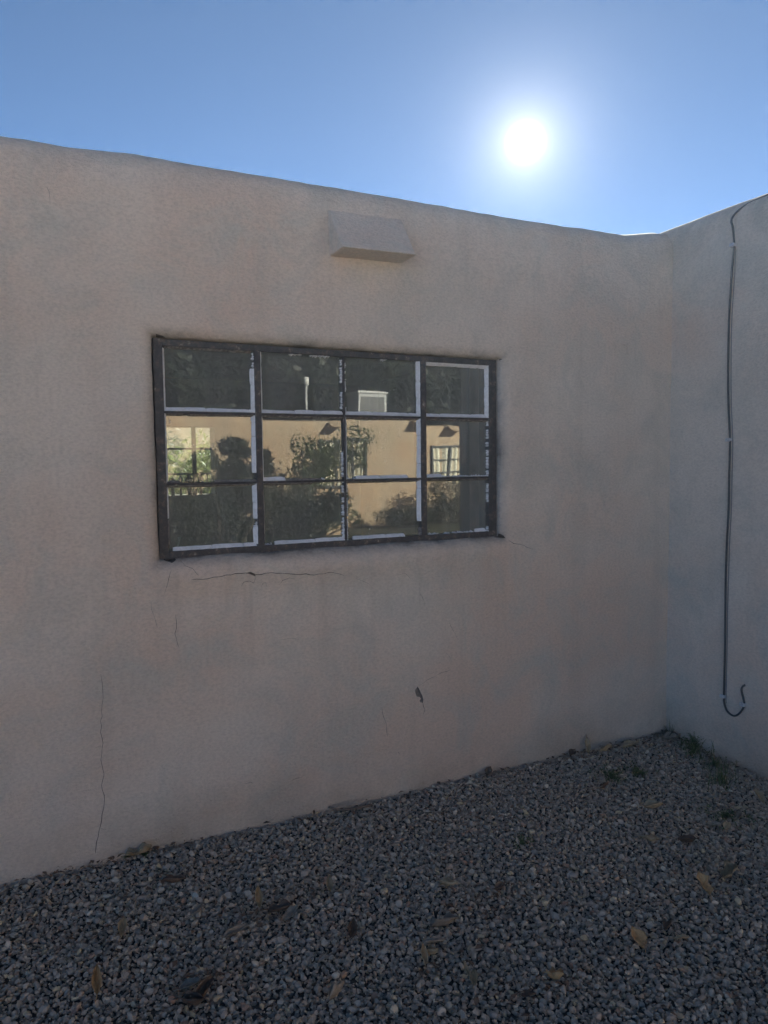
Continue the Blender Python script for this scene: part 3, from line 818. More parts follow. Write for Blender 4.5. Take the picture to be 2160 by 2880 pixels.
# ------------------------------------------------------------------ gravel
def make_stone(i):
    bm = bmesh.new()
    bmesh.ops.create_icosphere(bm, subdivisions=3, radius=1.0)
    sx, sy, sz = random.uniform(0.85, 1.2), random.uniform(0.62, 0.9), random.uniform(0.48, 0.72)
    planes = [Vector((random.gauss(0, 1), random.gauss(0, 1), random.gauss(0, 1))).normalized() for _ in range(11)]
    random_cut = random.uniform(0.66, 0.80)
    for v in bm.verts:
        co = v.co.normalized() * 1.15
        for p in planes:                     # worn facets of crushed stone
            d = co.dot(p) - random_cut
            if d > 0: co -= p * d * 0.97
        co *= 1 + 0.10 * noise.noise(co * 1.4 + Vector((i * 9, 0, 0)))
        v.co = Vector((co.x * sx, co.y * sy, co.z * sz))
    me = bpy.data.meshes.new('stone'); bm.to_mesh(me); bm.free(); me.shade_smooth()
    try: me.set_sharp_from_angle(angle=0.42)
    except Exception: pass
    me.materials.append(M['stone'])
    return bpy.data.objects.new('stone', me)
SC = bpy.data.collections.new('stone_shapes')
for i in range(14): SC.objects.link(make_stone(i))
def scatter(step, x0, x1, y0, y1, seed):
    r = np.random.default_rng(seed)
    X, Y = np.meshgrid(np.arange(x0, x1, step), np.arange(y0, y1, step))
    X = X.ravel() + r.uniform(-0.5, 0.5, X.size) * step; Y = Y.ravel() + r.uniform(-0.5, 0.5, Y.size) * step
    k = (X < XC - 0.008) & (Y < -0.008) | (Y < WL)
    return X[k], Y[k]
PX, PY, PZ, PS = [], [], [], []
for step, lift, s0, s1, seed in ((0.0165, 0.004, 0.0065, 0.0115, 1), (0.0200, 0.012, 0.0055, 0.0150, 2), (0.036, 0.018, 0.006, 0.0185, 3), (0.018, 0.018, 0.0025, 0.0055, 4)):
    X, Y = scatter(step, -1.9, XC, -3.3, 0.0, seed)
    r = np.random.default_rng(seed + 50)
    s = (s0 + (s1 - s0) * r.beta(1.2, 2.4, X.size)) * 0.95
    for x, y, q in zip(X, Y, s):
        n = noise.noise(Vector((x * 5, y * 5, 0.5)))
        PX.append(x); PY.append(y); PS.append(q)
        PZ.append(gz(x, y) + lift + 0.009 * n + r.uniform(-0.003, 0.003))
n = len(PX)
me = bpy.data.meshes.new('gravel'); me.vertices.add(n)
me.vertices.foreach_set('co', np.array([PX, PY, PZ]).T.ravel())
rot = np.column_stack([rng.normal(0, 0.45, n), rng.normal(0, 0.45, n), rng.uniform(0, 6.283, n)])
a = me.attributes.new('rot', 'FLOAT_VECTOR', 'POINT'); a.data.foreach_set('vector', rot.ravel())
a = me.attributes.new('size', 'FLOAT', 'POINT'); a.data.foreach_set('value', np.array(PS))
a = me.attributes.new('pick', 'INT', 'POINT'); a.data.foreach_set('value', rng.integers(0, 14, n).astype(np.int32))
gravel = bpy.data.objects.new('gravel', me); COL.objects.link(gravel)
me.materials.append(M['stone'])
tag(gravel, 'loose blue-grey crushed gravel covering the yard', 'gravel', kind='stuff')
ng = bpy.data.node_groups.new('scatter_stones', 'GeometryNodeTree')
ng.interface.new_socket('Geometry', in_out='INPUT', socket_type='NodeSocketGeometry')
ng.interface.new_socket('Geometry', in_out='OUTPUT', socket_type='NodeSocketGeometry')
gi = ng.nodes.new('NodeGroupInput'); go = ng.nodes.new('NodeGroupOutput')
ci = ng.nodes.new('GeometryNodeCollectionInfo'); ci.inputs['Collection'].default_value = SC; ci.inputs['Separate Children'].default_value = True
iop = ng.nodes.new('GeometryNodeInstanceOnPoints'); iop.inputs['Pick Instance'].default_value = True
def attr(nm, ty):
    x = ng.nodes.new('GeometryNodeInputNamedAttribute'); x.data_type = ty; x.inputs['Name'].default_value = nm
    return x.outputs['Attribute']
e2r = ng.nodes.new('FunctionNodeEulerToRotation')
ng.links.new(attr('rot', 'FLOAT_VECTOR'), e2r.inputs[0])
ng.links.new(gi.outputs[0], iop.inputs['Points']); ng.links.new(ci.outputs[0], iop.inputs['Instance'])
ng.links.new(attr('pick', 'INT'), iop.inputs['Instance Index']); ng.links.new(e2r.outputs[0], iop.inputs['Rotation'])
ng.links.new(attr('size', 'FLOAT'), iop.inputs['Scale']); ng.links.new(iop.outputs[0], go.inputs[0])
md = gravel.modifiers.new('scatter', 'NODES'); md.node_group = ng
print('stones', n)

# straw and needle litter in the gravel
v, f = [], []
for _ in range(900):
    x, y = random.uniform(-1.8, XC - 0.03), -abs(random.gauss(0, 1.2)) - 0.01
    if random.random() < 0.5: y = random.uniform(-3.2, -0.02)
    if y < -3.2: continue
    z = gz(x, y) + 0.026 + random.uniform(-0.004, 0.006); a = random.uniform(0, 6.28); L = random.uniform(0.01, 0.055); w = 0.0008
    d = Vector((math.cos(a), math.sin(a), random.uniform(-0.15, 0.25))) * L; s = Vector((-math.sin(a), math.cos(a), 0)) * w
    p = Vector((x, y, z)); m = p + d * 0.5 + Vector((0, 0, random.uniform(0, 0.004)))
    k = len(v)
    for q in (p, m, p + d): v += [q - s, q + s, q + Vector((0, 0, w * 1.8))]
    for b in (0, 3):
        for e in range(3): f.append((k + b + e, k + b + (e + 1) % 3, k + b + 3 + (e + 1) % 3, k + b + 3 + e))
v = [q for q in v]
tag(mesh_obj('straw_litter', v, f, M['straw']), 'bits of pale straw and needles lying in the gravel', 'litter', kind='stuff')

# crumbled brown leaf scraps: along the wall foot, in the corner and in a few drifts
v, f = [], []
spots = [(on_ground(x, y), sx, sy, n_) for x, y, sx, sy, n_ in ((560, 2800, 0.09, 0.05, 46), (785, 2565, 0.10, 0.04, 40), (1385, 2560, 0.10, 0.06, 46), (1500, 2790, 0.12, 0.05, 26), (490, 2482, 0.10, 0.03, 22), (1230, 2740, 0.10, 0.05, 24), (2060, 2800, 0.12, 0.05, 30), (1205, 2330, 0.15, 0.07, 26), (300, 2640, 0.14, 0.06, 22), (1890, 2085, 0.16, 0.05, 60), (1750, 2110, 0.22, 0.03, 50), (1480, 2165, 0.2, 0.03, 26), (400, 2405, 0.16, 0.025, 40), (80, 2475, 0.2, 0.03, 30))]
for c, sx, sy, n_ in spots + [(Vector((1.5, -0.03, 0)), 1.6, 0.02, 130), (Vector((XC - 0.05, -0.7, 0)), 0.03, 0.5, 60)]:
    for _ in range(n_):
        x, y = min(XC - 0.012, random.gauss(c.x, sx)), min(-0.012, random.gauss(c.y, sy))
        p = Vector((x, y, gz(x, y) + random.uniform(0.018, 0.034)))
        a = random.uniform(0, 6.28); L = random.uniform(0.006, 0.02); w = L * random.uniform(0.3, 0.6)
        d = Vector((math.cos(a), math.sin(a), random.uniform(-0.3, 0.3))) * L; e = Vector((-math.sin(a), math.cos(a), random.uniform(-0.4, 0.4))) * w
        k = len(v); v += [p - d, p - e * 0.8 + Vector((0, 0, 0.003)), p + d, p + e + Vector((0, 0, 0.004)), p + Vector((0, 0, 0.004))]
        f += [(k, k + 1, k + 4), (k + 1, k + 2, k + 4), (k + 2, k + 3, k + 4), (k + 3, k, k + 4)]
tag(mesh_obj('leaf_scraps', v, f, M['dry_brown']), 'crumbled brown leaf scraps drifted in the gravel and along the wall foot', 'litter', kind='stuff')

# ------------------------------------------------------------------ fallen leaves
def dry_leaf(px, py, L, wid, rot, curl, matk, label, stand=0.0, lobes=0, lift=0.026):
    L *= 0.86; stand *= 0.8
    p = on_ground(px, py, lift)
    p.y = min(p.y, -0.03)
    nu, nv = 12, 8
    v, f = [], []
    for i in range(nu + 1):
        u = i / nu
        half = wid * L * 0.5 * (math.sin(math.pi * min(1, u * 1.02)) ** 0.75 * (1.15 - 0.45 * u) + 0.02)
        half *= 1 + 0.16 * noise.noise(Vector((u * 7, px * 0.37, 0))) + 0.07 * math.sin(u * 41 + px)
        if lobes: half *= 1 + 0.42 * math.sin(u * math.pi * lobes + 0.6)
        for j in range(nv + 1):
            w = j / nv * 2 - 1
            x = (u - 0.5) * L
            yy = w * half
            z = curl * L * (0.55 * w * w * (half / (wid * L * 0.5 + 1e-6)) + 0.9 * (u - 0.45) ** 2) + 0.16 * L * noise.noise(Vector((u * 2.8 + px * 0.31, w * 1.8, py * 0.17)))
            z += 0.012 * L * (1 - abs(w)) * -1
            yy *= 1 - 0.35 * curl * abs(w)
            v.append(Vector((x, yy, z)))
    for i in range(nu):
        for j in range(nv): f.append((i * (nv + 1) + j, (i + 1) * (nv + 1) + j, (i + 1) * (nv + 1) + j + 1, i * (nv + 1) + j + 1))
    st = -0.5 * L
    R = Matrix.Rotation(math.radians(rot), 4, 'Z') @ Matrix.Rotation(-stand, 4, 'Y') @ Matrix.Rotation(random.uniform(-0.25, 0.25), 4, 'X')
    k = len(v)
    mb = MB(); mb.tube([(st + 0.004, 0, curl * L * 0.2), (st - L * 0.12, 0.002, curl * L * 0.3), (st - L * 0.26, 0.006, curl * L * 0.25)], 0.0011, 5)
    leaf = mesh_obj('dry_leaf', v, f, M[matk], None, True)
    leaf.matrix_world = Matrix.Translation(p + Vector((0, 0, 0.5 * L * math.sin(max(0, stand)) + 0.004))) @ R
    leaf.rotation_mode = 'XYZ'
    sol = leaf.modifiers.new('thick', 'SOLIDIFY'); sol.thickness = 0.0006
    tag(leaf, label, 'leaf', 'dry leaves fallen on the gravel')
    s = mesh_obj('leaf_stalk', mb.v, mb.f, M[matk], None)
    s.parent = leaf
    return leaf
LEAVES = [
 (1645, 2112, 0.115, 0.34, 60, 0.35, 'dry_tan', 'tall curled tan leaf standing upright against the window wall near the corner', 1.15, 0),
 (1609, 2124, 0.07, 0.8, 20, 0.5, 'dry_brown', 'round reddish brown leaf at the wall foot, just left of the upright leaf', 0.3, 0),
 (1704, 2110, 0.125, 0.3, 8, 0.3, 'dry_tan', 'long narrow tan leaf lying along the wall foot right of the upright leaf', 0.0, 0),
 (1775, 2103, 0.12, 0.55, -12, 0.3, 'dry_tan', 'broad tan leaf by the wall foot between long narrow leaf and corner', 0.25, 0),
 (1888, 2078, 0.13, 0.4, -20, 0.3, 'dry_grey', 'pale greyish leaf lying right in the corner of the two walls', 0.1, 0),
 (1839, 2276, 0.10, 0.55, -40, 0.5, 'dry_tan', 'cupped tan leaf alone on gravel below the corner weeds', 0.3, 0),
 (1829, 2365, 0.10, 0.38, -50, 0.35, 'dry_tan', 'narrow pale tan leaf lying slantwise below the cupped leaf', 0.1, 0),
 (1937, 2368, 0.10, 0.42, -35, 0.4, 'dry_brown', 'dark brown narrow leaf pressed between stones right of the slanting pale leaf', 0.1, 0),
 (1979, 2503, 0.105, 0.6, 70, 0.45, 'dry_orange', 'forked tan leaf with raised tip standing out at the right side', 0.6, 3),
 (2052, 2464, 0.12, 0.65, 15, 0.5, 'dry_tan', 'large lobed tan leaf above and right of the forked leaf', 0.15, 3),
 (2133, 2254, 0.085, 0.5, 80, 0.5, 'dry_tan', 'cupped yellowish leaf by the right picture edge near the side wall', 0.7, 0),
 (1792, 2652, 0.085, 0.85, 80, 0.4, 'dry_orange', 'broad yellowish leaf standing in gravel in the lower right part', 0.5, 0),
 (1917, 2645, 0.06, 0.5, -30, 0.3, 'dry_tan', 'small tan leaf just right of the broad yellowish leaf', 0.2, 0),
 (1880, 2609, 0.07, 0.4, 15, 0.4, 'dry_brown', 'small brown leaf above the broad yellowish leaf', 0.1, 0),
 (1564, 2763, 0.075, 0.72, -70, 0.6, 'dry_orange', 'bright orange crumpled leaf near the bottom, the most vivid of all', 0.5, 3),
 (1334, 2758, 0.07, 0.5, 60, 0.4, 'dry_tan', 'tan leaf lying left of the bright orange leaf near the bottom', 0.2, 0),
 (1310, 2738, 0.055, 0.35, 85, 0.4, 'dry_tan', 'slim upright tan leaf touching the tan leaf left of the orange one', 0.7, 0),
 (1406, 2498, 0.06, 0.6, 10, 0.4, 'dry_brown', 'small brown leaf in the middle of the gravel below the window', 0.1, 0),
 (2046, 2331, 0.06, 0.75, 20, 0.4, 'dry_tan', 'small rounded tan leaf among the weeds by the side wall', 0.3, 0),
 (2008, 2322, 0.08, 0.3, -25, 0.3, 'dry_grey', 'slim greyish leaf left of the small rounded leaf among the weeds', 0.0, 0),
 (1487, 2802, 0.055, 0.7, -20, 0.4, 'dry_brown', 'dark reddish leaf flat on gravel below left of the orange leaf', 0.0, 0),
 (927, 2503, 0.085, 0.42, 70, 0.4, 'dry_tan', 'upright tan leaf in the middle gravel, straight below the window centre', 0.6, 0),
 (1263, 2500, 0.10, 0.4, -65, 0.45, 'dry_tan', 'pointed tan leaf leaning on stones left of the small brown leaf', 0.4, 0),
 (1252, 2607, 0.125, 0.4, -12, 0.5, 'dry_grey', 'long wavy greyish leaf, the upper of two lying close together', 0.1, 3),
 (1220, 2654, 0.09, 0.38, -15, 0.4, 'dry_grey', 'greyish leaf just under the long wavy leaf', 0.0, 0),
 (990, 2628, 0.08, 0.62, 60, 0.5, 'dry_brown', 'brown cupped leaf alone left of the long wavy leaf', 0.5, 0),
 (1190, 2704, 0.08, 0.4, 70, 0.7, 'dry_tan', 'left half of a pair of arched tan leaves below the wavy leaf', 0.7, 0),
 (1215, 2700, 0.08, 0.4, -60, 0.7, 'dry_tan', 'right half of a pair of arched tan leaves below the wavy leaf', 0.6, 0),
 (950, 2800, 0.09, 0.26, 25, 0.8, 'dry_grey', 'thin curved leaf near the bottom edge left of the picture centre', 0.1, 0),
 (274, 2783, 0.10, 0.4, 85, 0.4, 'dry_orange', 'orange brown leaf standing upright near the lower left corner', 0.8, 0),
 (727, 2545, 0.09, 0.5, 80, 0.8, 'dry_tan', 'arched tan leaf at the head of the leaf pile left of centre', 0.7, 0),
 (790, 2562, 0.10, 0.6, -10, 0.5, 'dry_brown', 'crumpled brown leaf in the middle of the leaf pile', 0.1, 3),
 (822, 2578, 0.10, 0.5, 35, 0.4, 'dry_grey', 'greyish leaf at the right end of the leaf pile left of centre', 0.15, 0),
 (664, 2625, 0.11, 0.28, 10, 0.3, 'dry_grey', 'long flat greyish leaf below left of the leaf pile', 0.0, 0),
 (347, 2622, 0.09, 0.5, 75, 0.5, 'dry_tan', 'tan leaf half buried in gravel at the left', 0.4, 0),
 (553, 2568, 0.07, 0.6, 30, 0.4, 'dry_grey', 'small dull leaf between the half buried leaf and the leaf pile', 0.2, 0),
 (537, 2780, 0.08, 0.6, 5, 0.4, 'dry_grey', 'greyish leaf topping the dark litter heap at the bottom', 0.1, 0),
 (575, 2800, 0.10, 0.5, 40, 0.7, 'dry_brown', 'dark curled leaf in the litter heap at the bottom', 0.2, 0),
 (548, 2830, 0.09, 0.5, -40, 0.7, 'dry_brown', 'dark leaf at the lower edge of the bottom litter heap', 0.2, 0),
 (391, 2403, 0.12, 0.4, -8, 0.5, 'dry_tan', 'tan leaf lying at the wall foot left of the window', 0.15, 3),
 (488, 2480, 0.11, 0.3, -15, 0.4, 'dry_brown', 'flat brown leaf between the wall foot and the half buried leaf', 0.0, 0),
 (1373, 2178, 0.07, 0.8, 30, 0.6, 'dry_brown', 'dark rounded leaf at the wall foot below the hole in stucco', 0.4, 0),
 (1700, 2215, 0.08, 0.4, 10, 0.4, 'dry_brown', 'brown leaf in the thin weeds before the window wall', 0.1, 0),
 (2080, 2300, 0.075, 0.4, 20, 0.4, 'dry_grey', 'dull leaf right of the small rounded leaf, close to the side wall', 0.1, 0),
]
for L in LEAVES: dry_leaf(*L)

# ------------------------------------------------------------------ twigs
def twig(name, pts, r, mat, label, lift=0.032):
    P = [on_ground(x, y, lift + h) for x, y, h in pts]
    for q in P: q.y = min(q.y, -0.012)
    o = MB().tube(spline(P, 4), r, 6).build(name, mat, None, True)
    return tag(o, label, 'twig', 'twigs and stems lying on the gravel')
tw = twig('twig', [(1600, 2480, 0.01), (1615, 2520, 0.015), (1628, 2540, 0.0), (1632, 2548, 0)], 0.0016, M['straw'], 'pale forked twig on gravel right of the middle')
tb = MB().tube(spline([on_ground(1642, 2500, 0.05), on_ground(1643, 2520, 0.045), on_ground(1628, 2545, 0.032)], 4), 0.0014, 6).build('branch', M['straw'], tw, True)
twig('twig', [(1575, 2590, 0), (1592, 2572, 0.006), (1612, 2562, 0.004)], 0.0016, M['straw'], 'short pale stick just below the forked twig')
twig('twig', [(379, 2572, 0.0), (381, 2545, 0.05), (381, 2515, 0.10)], 0.0014, M['straw'], 'thin pale stalk sticking up at the left')
twig('twig', [(70, 2560, 0), (95, 2552, 0.01), (110, 2570, 0.012), (114, 2592, 0)], 0.0022, M['twig'], 'bent dark twig near the left picture edge')
twig('twig', [(925, 2270, 0.006), (960, 2278, 0.01), (1000, 2272, 0.01), (1045, 2264, 0.004)], 0.0052, M['twig'], 'thick dark stick lying along the wall foot')
twig('twig', [(2018, 2862, 0), (2026, 2832, 0.012)], 0.0018, M['straw'], 'pale stalk at the bottom edge on the right')
twig('twig', [(1655, 2220, 0), (1690, 2212, 0.01), (1702, 2205, 0.006)], 0.0018, M['straw'], 'pale twig before the thin weeds near the corner')
twig('twig', [(1490, 2290, 0), (1500, 2318, 0.01), (1508, 2330, 0.0)], 0.0016, M['straw'], 'pale thin stem right below the dark rounded leaf')
twig('twig', [(1345, 2192, 0), (1390, 2188, 0.01), (1450, 2194, 0.0)], 0.0016, M['straw'], 'long pale stem at the wall foot below the hole')
twig('twig', [(1382, 2420, 0), (1410, 2400, 0.005)], 0.0014, M['twig'], 'short dark stem in mid gravel above the small brown leaf')
twig('twig', [(2090, 2480, 0), (2118, 2502, 0.006)], 0.0015, M['straw'], 'pale straw right of the large lobed leaf')
twig('twig', [(1880, 2072, 0.0), (1893, 2058, 0.05), (1905, 2066, 0.09)], 0.003, M['twig'], 'dark crooked twig leaning in the corner of the walls')

# ------------------------------------------------------------------ weeds
def weed(px, py, n, h, spread, label, kind='blade'):
    c = on_ground(px, py, 0.01); h *= 0.8
    v, f = [], []
    for _ in range(n):
        a = random.uniform(0, 6.283); r = abs(random.gauss(0, spread * 0.5))
        b = c + Vector((math.cos(a) * r, math.sin(a) * r, 0)); b.y = min(b.y, -0.015); b.x = min(b.x, XC - 0.015)
        lean = Vector((random.uniform(-1, 1), random.uniform(-1, 1), 0)) * h * 0.6
        H = h * random.uniform(0.4, 1.1); w = random.uniform(0.001, 0.0022)
        s = Vector((-math.sin(a), math.cos(a), 0)) * w
        pts = [b, b + lean * 0.25 + Vector((0, 0, H * 0.5)), b + lean * 0.62 + Vector((0, 0, H * 0.85)), b + lean + Vector((0, 0, H * 0.9))]
        for q in pts: q.y = min(q.y, -0.006); q.x = min(q.x, XC - 0.008)
        k = len(v)
        for q, ww in zip(pts, (1, 0.9, 0.6, 0.08)): v += [q - s * ww, q + s * ww]
        for i in range(3): f.append((k + 2 * i, k + 2 * i + 1, k + 2 * i + 3, k + 2 * i + 2))
        if kind == 'leafy':
            for m in range(5):
                q = pts[1].lerp(pts[3], m / 5) ; aa = random.uniform(0, 6.28); d = Vector((math.cos(aa), math.sin(aa), 0.3)) * random.uniform(0.008, 0.018); e = Vector((-math.sin(aa), math.cos(aa), 0)) * 0.003
                k = len(v); v += [q, q + d * 0.5 + e, q + d, q + d * 0.5 - e]; f.append((k, k + 1, k + 2, k + 3))
    for q in v: q.y = min(q.y, -0.005); q.x = min(q.x, XC - 0.006)
    if n < 12:
        e = empty('weed', c, label, 'weed', 'weeds growing in the gravel corner')
        for i in range(n): mesh_obj('stem', v[8 * i:8 * i + 8], [tuple(x - 8 * i for x in q) for q in f[3 * i:3 * i + 3]], M['weed'], e)
        return
    tag(mesh_obj('weed', v, f, M['weed']), label, 'weed', 'weeds growing in the gravel corner')
weed(1950, 2118, 60, 0.075, 0.12, 'low leafy green weed right in the corner of the walls', 'leafy')
weed(1968, 2100, 26, 0.12, 0.05, 'taller bushy weed at the foot of the side wall beside the corner', 'leafy')
weed(2030, 2205, 80, 0.11, 0.10, 'tall grass tuft in gravel near the side wall', 'blade')
weed(2010, 2160, 50, 0.06, 0.12, 'short sparse weed at the side wall foot above the tall tuft', 'leafy')
weed(1720, 2190, 60, 0.05, 0.13, 'sparse low weed with brown bits before the window wall', 'leafy')
weed(1795, 2180, 50, 0.04, 0.10, 'small green moss-like weed between corner and sparse weed', 'leafy')
weed(2040, 2300, 60, 0.04, 0.16, 'thin flat weed around the small rounded leaf on the right', 'leafy')
weed(1470, 2375, 26, 0.03, 0.06, 'tiny green weed alone in the middle gravel', 'leafy')
weed(1898, 2066, 9, 0.15, 0.03, 'few tall dry stems rising in the corner', 'blade')
weed(2006, 2128, 6, 0.12, 0.03, 'thin stems leaning on the side wall foot', 'blade')
weed(395, 2395, 22, 0.03, 0.10, 'faint low weed at the wall foot left of the window', 'leafy')

# ------------------------------------------------------------------ foliage
def foliage(name, blobs, n, leaf, mat, parent=None, asp=0.4, seed=0):
    r = np.random.default_rng(seed)
    wts = np.array([b[1][0] * b[1][1] * b[1][2] for b in blobs]) ** 0.7; wts /= wts.sum()
    idx = r.choice(len(blobs), n, p=wts)
    cen = np.array([b[0] for b in blobs])[idx]; rad = np.array([b[1] for b in blobs])[idx]
    d = r.normal(size=(n, 3)); d /= np.linalg.norm(d, axis=1)[:, None]
    rr = r.uniform(0.35, 1.0, n) ** 0.5
    p = cen + d * rad * rr[:, None] * (1 + 0.18 * r.normal(size=n))[:, None]
    a = r.normal(size=(n, 3)); a[:, 2] += 0.3; a /= np.linalg.norm(a, axis=1)[:, None]
    b = np.cross(a, r.normal(size=(n, 3))); b /= np.linalg.norm(b, axis=1)[:, None]
    L = leaf * r.uniform(0.6, 1.3, n)[:, None]
    v = np.stack([p - a * L * 0.5, p + b * L * asp * 0.5, p + a * L * 0.5, p - b * L * asp * 0.5], axis=1).reshape(-1, 3)
    v[:, 2] = np.maximum(v[:, 2], 0.02)
    f = np.arange(4 * n).reshape(n, 4)
    me = bpy.data.meshes.new(name)
    me.vertices.add(4 * n); me.vertices.foreach_set('co', v.ravel())
    me.loops.add(4 * n); me.loops.foreach_set('vertex_index', f.ravel())
    me.polygons.add(n); me.polygons.foreach_set('loop_start', np.arange(0, 4 * n, 4)); me.polygons.foreach_set('loop_total', np.full(n, 4))
    me.update(); me.validate()
    me.materials.append(mat)
    o = bpy.data.objects.new(name, me); COL.objects.link(o)
    if parent: o.parent = parent; o.matrix_parent_inverse = parent_world(parent).inverted()
    return o
def tree(x, y, h, r, label, matk, n=9000, leaf=0.16, seed=0, group='trees behind the opposite house', low=0.25, nb=15):
    R = random.Random(seed)
    e = empty('tree', (x, y, 0), label, 'tree', group)
    blobs = []
    mb = MB(); mb.tube([(x, y, -0.1), (x + 0.1, y, h * 0.3), (x - 0.05, y + 0.1, h * 0.6), (x, y, h * 0.85)], [r * 0.11, r * 0.09, r * 0.06, 0.03], 8)
    for _ in range(nb):
        a = R.uniform(0, 6.28); k = R.uniform(low, 0.93); q = r * (1 - 0.55 * abs(k - 0.45)) * R.uniform(0.2, 0.75)
        c = (x + math.cos(a) * q, y + math.sin(a) * q, h * k)
        s = r * R.uniform(0.28, 0.5); blobs.append((c, (s, s, s * 0.8)))
        mb.tube([(x, y, h * k * 0.7), c], [r * 0.03, 0.02], 5)
    mb.build('trunk', M['bark'], e, True)
    foliage('crown', blobs, n, leaf, M[matk], e, 0.5, seed)
    return e

# ------------------------------------------------------------------ opposite house (seen in the panes)
LF = 13.0                           # distance of its front from the window wall
def mir(px, py, Y=LF):              # point of the real world seen mirrored at this pixel
    q = on_wall(px, py, Y); q.y = -Y; return q
OH = empty('opposite_house', (2, -LF, 0), 'sunlit tan stucco house across the yard, mirrored in the window', 'building')
zt = mir(1050, 1188).z
xl, xr = mir(380, 1250).x, mir(1900, 1250).x
sweep_wall('wall', xl - 5, -LF, xr + 5, -LF, zt, zt + 0.05, 0.3, 1, M['stucco_far'], OH, 0.3, base=-0.3)
MB().box((xl - 5, -LF - 2.6, zt - 0.5), (xr + 5, -LF - 0.31, zt - 0.4)).build('roof', M['roof'], OH)
sweep_wall('wall', xl - 5, -LF - 2.9, xr + 5, -LF - 2.9, zt - 0.05, zt, 0.3, -1, M['stucco_far'], OH, 0.5, base=-0.3)
def far_window(x0, x1, z0, z1, ncol, lit):
    fr = MB()
    y = -LF + 0.012
    fr.box((x0 - 0.05, y, z0 - 0.05), (x1 + 0.05, y + 0.05, z0)); fr.box((x0 - 0.05, y, z1), (x1 + 0.05, y + 0.05, z1 + 0.05))
    fr.box((x0 - 0.05, y, z0), (x0, y + 0.05, z1)); fr.box((x1, y, z0), (x1 + 0.05, y + 0.05, z1))
    for k in range(1, ncol):
        x = x0 + (x1 - x0) * k / ncol; fr.box((x - 0.018, y + 0.002, z0), (x + 0.018, y + 0.045, z1))
    for k in (1, 2):
        z = z0 + (z1 - z0) * k / 3; fr.box((x0, y + 0.004, z - 0.016), (x1, y + 0.043, z + 0.016))
    w = fr.build('window', M['dframe'], OH)
    # pleated curtain behind the bars
    n = 60; v = []; f = []
    for i in range(n + 1):
        x = x0 + (x1 - x0) * i / n; yy = y + 0.010 + 0.030 * math.sin(i * 1.25 + math.sin(i * 0.37) * 1.5)
        v += [(x, yy, z0), (x, yy, z1)]
    for i in range(n): f.append((2 * i, 2 * i + 1, 2 * i + 3, 2 * i + 2))
    mesh_obj('curtain', v, f, M['curtain'] if lit else M['dframe'], w, True)
a, b = mir(1215, 1252), mir(1400, 1352)
far_window(a.x, b.x, b.z, a.z, 4, True)
a, b = mir(905, 1246), mir(1016, 1352)
far_window(a.x, b.x, b.z, a.z, 3, True)
for px in (1270, 1162, 935):        # hoods above, throwing a wedge of shade
    A_, B_ = mir(px - 13, 1188), mir(px + 17, 1190); C_, D_ = mir(px + 17, 1206), mir(px - 13, 1204)
    bm = bmesh.new()
    q = [bm.verts.new(c) for c in (A_, B_, C_ + Vector((0, 0.30, 0)), D_ + Vector((0, 0.30, 0)), C_, D_)]
    for fc in ((0, 1, 2, 3), (3, 2, 4, 5), (0, 3, 5), (1, 4, 2), (0, 5, 4, 1)): bm.faces.new([q[k] for k in fc])
    bmesh.ops.recalc_face_normals(bm, faces=bm.faces)
    me = bpy.data.meshes.new('hood'); bm.to_mesh(me); bm.free(); me.materials.append(M['stucco_far'])
    o = bpy.data.objects.new('hood', me); COL.objects.link(o); o.parent = OH; o.matrix_parent_inverse = parent_world(OH).inverted()
# roof cooler and flue
a, b = mir(1030, 1096, LF + 1.2), mir(1104, 1190, LF + 1.2)
cool = empty('roof_cooler', ((a.x + b.x) / 2, -LF - 1.6, zt - 0.4), 'white louvred box cooler on the roof of the opposite house', 'cooler')
MB().box((a.x, -LF - 2.0, zt - 0.4), (b.x, -LF - 1.24, a.z)).build('case', M['galv'], cool)
for k in range(3):
    w_ = (b.x - a.x) * 0.24; x0 = a.x + (b.x - a.x) * (0.1 + 0.28 * k)
    MB().box((x0, -LF - 1.24, b.z), (x0 + w_, -LF - 1.225, a.z - 0.1)).build('louvre', M['roof'], cool)
MB().box((a.x - 0.04, -LF - 2.04, a.z), (b.x + 0.04, -LF - 1.2, a.z + 0.05)).build('lid', M['white'], cool)
p = mir(881, 1070, LF + 1)
flue = empty('flue_pipe', (p.x, -LF - 1, zt - 0.4), 'thin pale flue pipe with cap on the roof of the opposite house', 'pipe')
MB().tube([(p.x, -LF - 1, zt - 0.4), (p.x, -LF - 1, p.z)], 0.032, 10).build('pipe', M['galv'], flue, True)
MB().tube([(p.x, -LF - 1, p.z - 0.12), (p.x, -LF - 1, p.z + 0.12)], 0.07, 10).build('cap', M['white'], flue, True)
# lawn in front of the opposite house
lw = MB().box((-30, -LF + 0.02, -0.3), (30, -10.6, gz(3, -8) + 0.04)).build('lawn', M['lawn'])
tag(lw, 'dark dry lawn in front of the opposite house', 'lawn', kind='structure')
